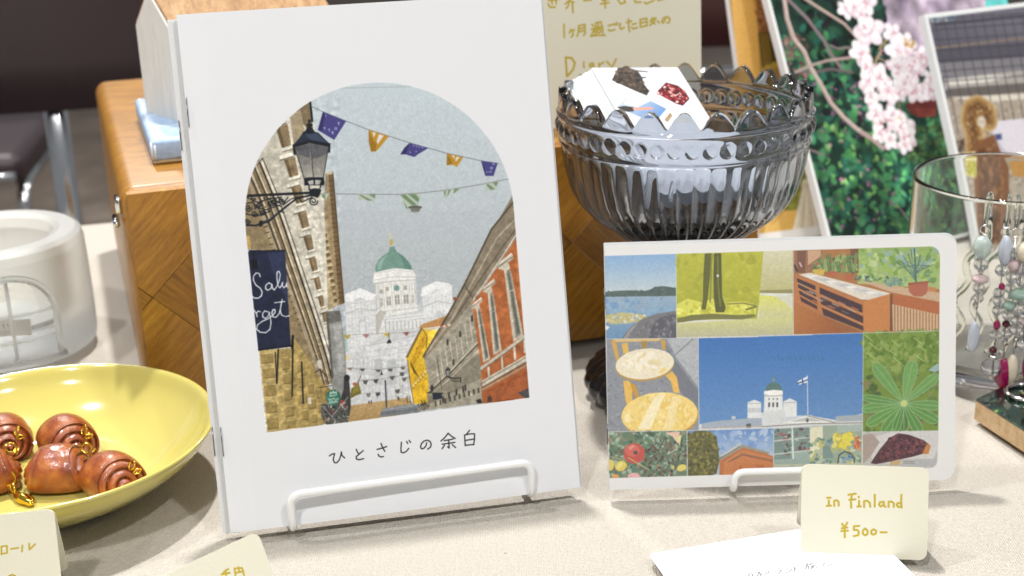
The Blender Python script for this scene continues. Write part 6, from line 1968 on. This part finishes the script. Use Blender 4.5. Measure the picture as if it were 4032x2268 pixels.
for z in (.1433, .140, .137, .134, .1302, .125, .116, .1065, .1000, .0955, .0915, .0890, .0880): prof.append((max(interp(z-.0005, ctrl)-.0042-.012*max(0, (.100-z)/.015), .004), z))
prof.append((.0005, .0872))
def bowl_mod(j, th, r, z):
    lobe = (.5-.5*math.cos(NS*th))**.58
    if j < n_low:
        if .0815 < z < .129:
            e = min(1, (z-.0815)/.006)*min(1, math.sqrt(max(0, (.129-z))/.006)); r += e*(.0021*abs(math.cos(NB/2*th))-.0014)
        if z <= .0815: r += .0006*math.cos(NB*th)
        for zc in (ZB0-.0003, ZB1): r += .0009*math.exp(-((z-zc)/.0007)**2)
        da = ((th*NB/(2*math.pi)) % 1-.5)*2*math.pi/NB*.059; d2 = (da*da+(z-.1367)**2)/(.0033**2)
        if d2 < 1: r += .0019*math.sqrt(1-d2)
    elif z > .1446:
        z = .1446+(z-.1446)*(.12+.88*lobe)
        if j < n_rim: r += .0004*lobe
    return r, z
lathe('bowl_body', prof, NB*10, M['smoke_glass'], bw, bowl_mod)
fp = [(.0005, .0015), (.030, .0012), (.0445, .0004), (.0472, .0025), (.0476, .006), (.0455, .011), (.038, .0165), (.028, .021), (.018, .0255), (.0125, .032), (.0105, .042), (.0105, .055), (.0125, .066), (.018, .0735), (.0222, .0780), (.0005, .0781)]
def foot_mod(j, th, r, z):
    if 2 <= j <= 8: r += .0022*(abs(math.cos(12*th))-.5)*(1 if j < 7 else .4)
    return r, z
fpp = []
for a, b in zip(fp[:-1], fp[1:]): fpp += [tuple(np.array(a)+(np.array(b)-np.array(a))*k/3) for k in range(3)]
fpp.append(fp[-1])
lathe('foot', fpp, 192, M['black_glass'], bw, lambda j, th, r, z: foot_mod(j/3, th, r, z))

# postcards in the bowl
PE1 = Vector((.0445, .0231, -.0055)); PE2 = Vector((-.0282, .065, .0452)); pe1 = PE1.normalized(); pe2 = (PE2-pe1*PE2.dot(pe1)).normalized(); pn = pe1.cross(pe2)
PW, PH = .0505, .0838; PC0 = Vector((.0414, .650, .159))-pe2*PH
pim = Canvas(50.5, 83.8, 12, 'd6d8db').run(ART_POSTCARD); M['postcard'] = printed('postcard_print', pim.image('postcard'), .3, 900, .02)
def pm(o, tw=0, lift=0):
    m = Matrix(((pe1.x, pe2.x, pn.x, o.x), (pe1.y, pe2.y, pn.y, o.y), (pe1.z, pe2.z, pn.z, o.z), (0, 0, 0, 1))); return m @ Matrix.Rotation(tw, 4, 'Z')
pc = slab('postcard', outline(PW, PH, .0005), -.0004, 0, M['postcard'], None, (PW, PH), M['white_paper']); pc.matrix_world = pm(PC0)
tag(pc, 'topmost white postcard printed with four tilted little photographs in the bowl', 'postcard')
for i in range(14):
    sft = .0003*(i % 3); o = PC0+pe1*sft-pn*(.0007*(i+1)); twist = R(.62*i)
    q = slab('postcard', outline(PW, PH, .0005), -.0004, 0, M['white_paper']); q.matrix_world = pm(o, twist)
    tag(q, 'white postcard fanned out beneath the topmost one in the smoky bowl', 'postcard', 'postcards fanned in the bowl')

# ------------------------------------------------------------------ photo panels at the back
def photo_panel(label, mw, w, h, img, th=.006, strut=True):
    o = thing('photo_board', label, 'photo panel', mw); P = [(0, 0), (w, 0), (w, h), (0, h)]
    slab('picture', P, -th, 0, img, o, (w, h), M['white_paper'])
    slab('prop', [(w*.4, .002), (w*.6, .002), (w*.55, h*.6), (w*.45, h*.6)], -th-.012, -th-.0002, M['pale_wood'], o)
    return o
im = Canvas(200, 250, 4.2, 'e8eaea').run(ART_SAKURA); photo_panel('large print of pink cherry blossom over dark green leaves', frame(.2045, .8102, 0, .45, .4753), .200, .250, printed('blossom_print', im.image('blossom'), .3, 900, .03))
im = Canvas(150, 158, 4.5, 'e8eaea').run(ART_DOG); photo_panel('print of a dog with curled tail walking on a gravel road', frame(.2959, .8119, 0, .45, .4192), .150, .1584, printed('dog_print', im.image('dog'), .3, 900, .03))
im = Canvas(150, 250, 4.2, 'ecebe8').run(ART_ROOM); photo_panel('print of honey coloured woodwork and white tassels, partly behind the bowl', frame(.1653, .8528, 0, .312, .3373), .150, .250, printed('room_print', im.image('room'), .35, 900, .03))

# ------------------------------------------------------------------ yellow plate with bun charms
pl = thing('plate', 'round yellow glazed plate holding the cinnamon bun charms', 'plate', upright(-.2067, .5376, 0, 0))
pp = [(.0005, .0025), (.035, .0025), (.0365, .0006), (.039, .0006), (.041, .003), (.0520, .0078), (.0620, .0143), (.0697, .0210), (.0731, .0266), (.0740, .0279), (.0737, .0289), (.0725, .0288), (.0710, .0275), (.0670, .0214), (.0595, .0149), (.0515, .0102), (.0455, .0080), (.0400, .0067), (.0330, .0062), (.0005, .0060)]
ppp = []
for i in range(len(pp)-1):
    p0, p1, p2, p3 = [np.array(pp[max(0, min(len(pp)-1, i+d))]) for d in (-1, 0, 1, 2)]
    for k in (0, 1/3, 2/3): ppp.append(tuple(.5*(2*p1+(p2-p0)*k+(2*p0-5*p1+4*p2-p3)*k*k+(3*p1-p0-3*p2+p3)*k**3)))
ppp.append(pp[-1]); ppp = [(max(r, .0004), max(z, .0003)) for r, z in ppp]
lathe('dish', ppp, 128, M['yellow'], pl)

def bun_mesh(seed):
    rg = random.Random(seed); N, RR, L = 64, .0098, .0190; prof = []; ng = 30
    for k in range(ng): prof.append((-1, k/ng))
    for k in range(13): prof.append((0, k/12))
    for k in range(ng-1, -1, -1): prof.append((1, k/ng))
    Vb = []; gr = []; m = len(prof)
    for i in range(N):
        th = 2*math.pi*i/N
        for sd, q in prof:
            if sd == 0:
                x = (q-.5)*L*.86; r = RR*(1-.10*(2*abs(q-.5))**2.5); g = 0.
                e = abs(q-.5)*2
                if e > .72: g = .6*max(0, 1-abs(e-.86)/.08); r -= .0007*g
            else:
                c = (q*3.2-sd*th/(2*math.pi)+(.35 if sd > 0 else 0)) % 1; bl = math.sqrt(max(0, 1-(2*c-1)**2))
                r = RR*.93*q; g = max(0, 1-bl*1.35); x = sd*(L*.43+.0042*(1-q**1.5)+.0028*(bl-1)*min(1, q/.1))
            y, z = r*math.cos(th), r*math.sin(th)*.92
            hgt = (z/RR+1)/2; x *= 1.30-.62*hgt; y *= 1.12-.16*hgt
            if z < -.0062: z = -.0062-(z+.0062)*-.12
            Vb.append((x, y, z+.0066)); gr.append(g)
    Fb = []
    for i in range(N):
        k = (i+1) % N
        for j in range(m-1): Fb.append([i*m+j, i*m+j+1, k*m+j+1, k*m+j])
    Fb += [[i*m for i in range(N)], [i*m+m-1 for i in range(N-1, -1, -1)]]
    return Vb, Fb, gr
BV, BF, BG = bun_mesh(1)
bun_data = None
def charm(label, x, y, yaw, tilt, clasp, scale=1.):
    global bun_data
    o = thing('bun_charm', label, 'charm', upright(x, y, .0068, yaw) @ Matrix.Rotation(tilt, 4, 'Y') @ Matrix.Scale(scale, 4), 'cinnamon bun charms on the yellow plate')
    if bun_data is None:
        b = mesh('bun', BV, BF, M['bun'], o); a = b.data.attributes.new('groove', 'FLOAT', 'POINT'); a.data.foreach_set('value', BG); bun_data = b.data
        s = b.modifiers.new('s', 'SUBSURF'); s.levels = 1; s.render_levels = 1
    else:
        b = bpy.data.objects.new('bun', bun_data); link(b, o); s = b.modifiers.new('s', 'SUBSURF'); s.levels = 1; s.render_levels = 1
    tube('jump_ring', ring_path((.0098, .0035, .0125), .0017, (1, 0, 0), (0, .5, .87)), .00035, M['gold'], o, 8, True)
    tube('jump_ring', ring_path((.0118, .0042, .0105), .0014, (0, 1, 0), (.6, 0, .8)), .00033, M['gold'], o, 8, True)
    if clasp:
        c = clasp
        tube('chain_link', ring_path((c[0], c[1], c[2]+.0042), .0024, (1, 0, 0), (0, .35, .94)), .0005, M['gold'], o, 8, True)
        tube('chain_link', ring_path((c[0]+.0008, c[1]-.0028, c[2]+.0012), .0019, (.3, -.95, 0), (0, .3, .95)), .0005, M['gold'], o, 8, True)
        p0 = Vector((c[0]+.0012, c[1]-.0042, c[2]-.0008)); d = Vector((.42, -.90, -.02))*1.15
        tube('clasp', [p0, p0+d*.0012, p0+d*.0028, p0+d*.0045, p0+d*.007, p0+d*.0088, p0+d*.0094], [.0008, .0016, .0020, .0021, .0014, .0011, .0003], M['gold'], o, 10)
        s_ = Vector((.9, .42, .1)); tube('clasp_arm', [p0+d*.002+s_*.0015, p0+d*.004+s_*.0026, p0+d*.0065+s_*.0022, p0+d*.009+s_*.0004], .0006, M['gold'], o, 8)
    return o
charm('back row bun charm cut by the picture edge, spiral end showing', -.2335, .562, R(-62), 0, None, 1.16)
charm('bun charm at the back right of the group, spiral end facing right', -.2040, .5580, R(-52), 0, None, 1.2)
charm('bun charm at the front edge of frame with gold lobster clasp', -.2300, .5270, R(25), 0, (.0068, -.0082, .002), 1.2)
charm('middle bun charm seen from its smooth front, between two spiral ends', -.1990, .5285, R(2), 0, None, 1.2)
charm('rightmost bun charm, lying against the plate wall', -.1728, .5190, R(-48), R(-4), None, 1.2)

# ------------------------------------------------------------------ frosted candle holder with window
ch = thing('candle_holder', 'frosted glass cylinder candle holder with a clear arched window', 'candle holder', upright(-.284, .711, 0, 0))
CR, CH_ = .0485, .0665
cp = [(.0005, .0006), (.044, .0006), (.0475, .0025), (.0485, .006), (.0487, .020), (.0485, .045), (.0480, .060), (.0468, .0645), (.0440, .0665), (.036, .0668), (.0325, .0655), (.0305, .060), (.0300, .045), (.0295, .022), (.027, .0185), (.0005, .0180)]
A0 = R(-65)
fb = lathe('frosted_body', cp, 256, M['frosted'], ch, dense=True); fb.data.materials.append(M['window_glass'])
for p in fb.data.polygons:
    a = math.atan2(p.center.y, p.center.x)-A0; s, z = a*CR, p.center.z; hw_ = .0225
    if math.hypot(p.center.x, p.center.y) > .0296 and .008 < z < .0535 and abs(s) < hw_ and (z < .031 or math.hypot(s, z-.031) < hw_): p.material_index = 1
def arc_tube(name, pts, r, rad, mat, par=None): return tube(name, [(r*math.cos(A0+s/CR), r*math.sin(A0+s/CR), z) for s, z in pts], rad, mat, par or ch, 8)
hw = .0235; AP = [(hw, .006), (hw, .016), (hw, .031)]+[(hw*math.cos(q), .031+hw*math.sin(q)) for q in np.linspace(0, math.pi, 15)[1:-1]]+[(-hw, .031), (-hw, .016), (-hw, .006)]
wf = arc_tube('window_frame', AP, CR+.0012, .0019, M['window_glass'])
arc_tube('window_sill', [(-.026+.0052*i, .0065) for i in range(11)], CR+.0012, .0018, M['window_glass'], wf)
arc_tube('glazing_bar', [(0, .009), (0, .03), (0, .053)], CR+.0008, .0010, M['frosted'], wf)
for z in (.0190, .0335): arc_tube('glazing_bar', [(-.022+.0044*i, z) for i in range(11)], CR+.0008, .0009, M['frosted'], wf)
lb = Canvas(26, 9, 20, 'e9e6de').run([('s', '3a3836', 3, [20, 62, 48, 66]), ('s', '3a3836', 3, [34, 78, 30, 50]), ('s', '3a3836', 3, [38, 46, 50, 40, 44, 50]), ('s', '3a3836', 3, [62, 72, 80, 76]), ('s', '3a3836', 3, [70, 82, 64, 56]), ('s', '3a3836', 3, [84, 62, 92, 66]), ('s', '3a3836', 3, [78, 58, 84, 44, 74, 42, 86, 40]), ('s', '3a3836', 3, [108, 74, 106, 52, 112, 44]), ('s', '3a3836', 3, [128, 70, 132, 54]), ('s', '8c8a84', 2, [10, 24, 140, 24]), ('s', 'a4a29c', 1.5, [10, 12, 120, 12])])
slab('label_sticker', [(0, 0), (.026, 0), (.026, .009), (0, .009)], -.0001, .0001, printed('sticker_print', lb.image('sticker'), .5), ch, (.026, .009)).matrix_local = frame(.000, -.0285, .0195, -.2, .1)

# ------------------------------------------------------------------ drinking glass with earrings
gl = thing('drinking_glass', 'clear straight tumbler with earrings hung over its rim', 'glass', upright(.2490, .6480, 0, 0))
GR, GH = .047, .0995
gp_ = [(.0005, .0012), (.040, .0010), (.0440, .0016), (.0463, .005), (.0468, .012), (GR, .05), (GR, GH-.0015), (GR-.0003, GH-.0004), (GR-.0009, GH), (GR-.0016, GH-.0005), (GR-.0019, GH-.002), (GR-.0020, .05), (GR-.0024, .013), (.040, .0080), (.0005, .0075)]
lathe('tumbler', gp_, 128, M['clear_glass'], gl, dense=True)
def sphere_mesh(nu=14, nv=9):
    Vs = [(0, 0, -1)]+[(math.cos(2*math.pi*i/nu)*math.sin(math.pi*j/nv), math.sin(2*math.pi*i/nu)*math.sin(math.pi*j/nv), -math.cos(math.pi*j/nv)) for j in range(1, nv) for i in range(nu)]+[(0, 0, 1)]
    Fs = [[0, 1+(i+1) % nu, 1+i] for i in range(nu)]+[[1+j*nu+i, 1+j*nu+(i+1) % nu, 1+(j+1)*nu+(i+1) % nu, 1+(j+1)*nu+i] for j in range(nv-2) for i in range(nu)]+[[1+(nv-2)*nu+i, 1+(nv-2)*nu+(i+1) % nu, len(Vs)-1] for i in range(nu)]
    return Vs, Fs
SV, SF = sphere_mesh(); bead_data = {}
def add_bead(o, mat, x, y, z, sx, sy, sz):
    if mat not in bead_data: b = mesh('bead', SV, SF, M[mat], o); bead_data[mat] = b.data
    else: b = link(bpy.data.objects.new('bead', bead_data[mat]), o)
    b.location = (x, y, z); b.scale = (sx, sy, sz); return b
def earring(label, ang, beads, wavy=1.):
    o = thing('earring', label, 'earring', upright(.2490, .6480, 0, 0) @ Matrix.Rotation(ang, 4, 'Z'), 'earrings hung on the glass rim')
    r = GR+.0022   # x axis points outwards here
    hk = [(GR-.0055, 0, GH-.010), (GR-.0050, 0, GH-.001), (GR-.0032, 0, GH+.0022), (GR-.0005, 0, GH+.0026), (r, 0, GH+.0004), (r+.0003, 0, GH-.006), (r, 0, GH-.012)]
    tube('ear_hook', smooth_path(hk, .002, 4), .0011, M['resin'], o, 8)
    if wavy > 0:
        P = [(GR-.0055, 0, GH-.0101)]+[(GR-.0062-.0004*(i % 2), q*wavy, GH-.016-.0052*i) for i, q in enumerate((0, .0006, -.003, -.0085, -.0090, -.0066, -.0085, -.0132, -.0128, -.0085, -.0080, -.0120, -.0130))]
        V_, F_ = tube_data(smooth_path(P, .0025, 3), .0017, 10); tube_o = mesh('wavy_stem', V_, F_, M['resin'], o)
    zt = GH-.012
    tube('jump_ring', ring_path((r+.0008, 0, zt-.0018), .0021, (0, 1, 0), (.2, 0, .98)), .00045, M['silver'], o, 8, True)
    lo = min(z for _, z, *_ in beads); tube('pin', [(r+.0014, 0, zt-.003), (r+.0014, 0, max(lo, .006))], .00025, M['silver'], o, 6)
    for mat, z, sx, sz in beads: add_bead(o, mat, r+.0018+sx*.25, rnd.uniform(-.0006, .0006), z, sx*1.22, sx*1.22, sz*1.12)
    return o
E1 = [('b_mint', .0775, .0036, .0052), ('b_clear', .0690, .0029, .0029), ('silver', .0655, .0012, .0012), ('b_pink', .0618, .0034, .0019), ('b_clear', .0572, .0024, .0024), ('b_clear', .0520, .0020, .0022), ('silver', .0480, .0011, .0018), ('b_opal', .0320, .0022, .0070)]
E2 = [('b_opal', .0770, .0027, .0066), ('b_clear', .0672, .0030, .0026), ('b_magenta', .0590, .0012, .0018), ('b_clear', .0560, .0022, .0022), ('b_clear', .0520, .0026, .0026), ('b_clear', .0470, .0022, .0022), ('b_magenta', .0395, .0014, .0022), ('b_clear', .0345, .0024, .0024), ('b_wine', .0265, .0016, .0016), ('silver', .0228, .0018, .0016), ('b_clear', .0180, .0044, .0042), ('silver', .0128, .0017, .0015)]
E3 = [('b_cream', .0770, .0036, .0046), ('b_clear', .0690, .0032, .0032), ('b_clear', .0625, .0024, .0028), ('b_green', .0560, .0042, .0026), ('b_clear', .0490, .0032, .0030), ('b_clear', .0430, .0024, .0024), ('b_clear', .0380, .0026, .0026), ('silver', .0310, .0014, .0026), ('b_cream', .0170, .0026, .0074)]
E4 = [('b_clear', .0780, .0030, .0034), ('b_opal', .0690, .0026, .0040), ('b_clear', .0600, .0030, .0030), ('b_green', .0540, .0030, .0022), ('b_clear', .0470, .0034, .0034), ('b_clear', .0390, .0026, .0026), ('b_wine', .0320, .0018, .0018), ('b_magenta', .0190, .0032, .0080)]
earring('earring with a large pale mint bead and long opal drop', R(-122), E1)
earring('earring with an opal bead and a big round crystal near its end', R(-111), E2, .9)
earring('earring with flat mint green stone and a cream stick drop', R(-101), E3, .8)
E5 = [('b_clear', .0760, .0024, .0024), ('b_pink', .0700, .0026, .0030), ('b_clear', .0640, .0026, .0026), ('b_clear', .0585, .0022, .0022), ('silver', .0545, .0012, .0012), ('b_green', .0500, .0030, .0020), ('b_clear', .0450, .0024, .0024), ('b_wine', .0405, .0016, .0016), ('b_clear', .0360, .0022, .0026), ('silver', .0310, .0011, .0020), ('b_magenta', .0150, .0030, .0072)]
E6 = [('b_mint', .0770, .0028, .0038), ('b_clear', .0700, .0028, .0028), ('b_clear', .0640, .0022, .0022), ('b_cream', .0590, .0026, .0030), ('b_clear', .0530, .0026, .0026), ('b_clear', .0475, .0022, .0022), ('b_pink', .0420, .0022, .0024), ('b_clear', .0365, .0026, .0026), ('b_clear', .0310, .0030, .0030)]
earring('earring with a rose bead high up and a long magenta drop', R(-106), E5, 0)
earring('earring with small mint, cream and rose beads between crystals', R(-96.5), E6, 0)
earring('earring ending in a magenta stone at the picture edge', R(-92), E4, .8)

# ------------------------------------------------------------------ wood block with glossy green top and silver ring
e_a = Vector((.0104, -.0334, 0)).normalized(); e_b = Vector((.0191, .0145, 0)).normalized()
gb = thing('resin_block', 'pale wood block with glossy dark green painted top at the right edge', 'block', Matrix.Translation((.2164, .5794, 0)))
Q = [Vector((0, 0, 0)), e_a*.075, e_a*.075+e_b*.07, e_b*.07]
def prism(name, Q, z0, z1, mat): n = len(Q); return mesh(name, [(q.x, q.y, z0) for q in Q]+[(q.x, q.y, z1) for q in Q], [list(range(n-1, -1, -1)), list(range(n, 2*n))]+[[i, (i+1) % n, n+(i+1) % n, n+i] for i in range(n)], mat, gb, False)
t = NT('green_resin'); v = t.coord('Object'); n = t.noise(v, 90, 3); r1 = t.ramp(n.outputs[0], [(.40, '08160f'), (.60, '0f2a20'), (.67, '2c5a34'), (.74, 'd8d878')]); t.link(r1.outputs[0], t.b.inputs['Base Color']); t.set(Roughness=.1); t.b.inputs['Coat Weight'].default_value = 1; t.b.inputs['Coat Roughness'].default_value = .03
prism('wood_base', Q, .0003, .0098, M['pale_wood']); prism('painted_top', [q+((e_a+e_b)*.0) for q in Q], .0098, .0108, t.m)
rc = Vector((.2164, .5794, 0))+e_a*.014+e_b*.026
rg_ = tube('finger_ring', ring_path((rc.x, rc.y, .0121), .0095, (1, 0, 0), (0, 1, 0), 40), .0012, M['silver'], None, 10, True)
tag(rg_, 'plain silver ring lying on the dark green block', 'ring')

# ------------------------------------------------------------------ chairs behind the table
def chair(label, x, y, yaw, leather, bars, half=.215, post=.19):
    o = thing('chair', label, 'chair', upright(x, y, -.72, yaw), 'chairs behind the table')
    Vc = []; Fc = []; nx, nz = 20, 10
    for s in (0, 1):
        for j in range(nz+1):
            for i in range(nx+1):
                u = i/nx*2-1; w = j/nz; ed = min(1, (1-abs(u))*9)*min(1, min(w, 1-w)*9); ed = math.sqrt(max(ed, 0))
                Vc.append((u*half, .045*u*u+(-.016 if s == 0 else .016)*ed*-1*-1, .735+w*.24))
    g = lambda s, i, j: s*(nx+1)*(nz+1)+j*(nx+1)+i
    for j in range(nz):
        for i in range(nx): Fc += [[g(0, i, j), g(0, i+1, j), g(0, i+1, j+1), g(0, i, j+1)], [g(1, i, j), g(1, i, j+1), g(1, i+1, j+1), g(1, i+1, j)]]
    mesh('backrest', Vc, Fc, leather, o)
    bevel_box('seat', -.21, .21, -.43, -.04, .42, .475, .02, leather, o, 3)
    for s in (-1, 1):
        tube('frame_post', smooth_path([(s*post, .13, .011), (s*post, .02, .45), (s*post, .03, .90)], .05), .011, M['chrome'], o, 12)
        tube('leg', smooth_path([(s*.20, -.46, .011), (s*.20, -.40, .415), (s*.20, -.02, .415)], .04), .011, M['chrome'], o, 12)
    for z in bars: tube('crossbar', [(-.19, .04, z), (.19, .04, z)], .006, M['chrome'], o, 10)
    tube('seat_rail', [(-.2, -.44, .44), (.2, -.44, .44)], .011, M['chrome'], o, 10)
    return o
chair('dark brown leather chair with chrome posts behind the wooden box', -.555, 1.25, .03, M['seat_leather'], (), .27, .125)
chair('farther brown chair whose chrome edged seat shows under the first chair back', -1.06, 2.55, R(8), M['seat_leather'], ())
chair('maroon chair glimpsed between the Diary card and the photo prints', .28, 1.50, .05, M['maroon'], (.66, .70))
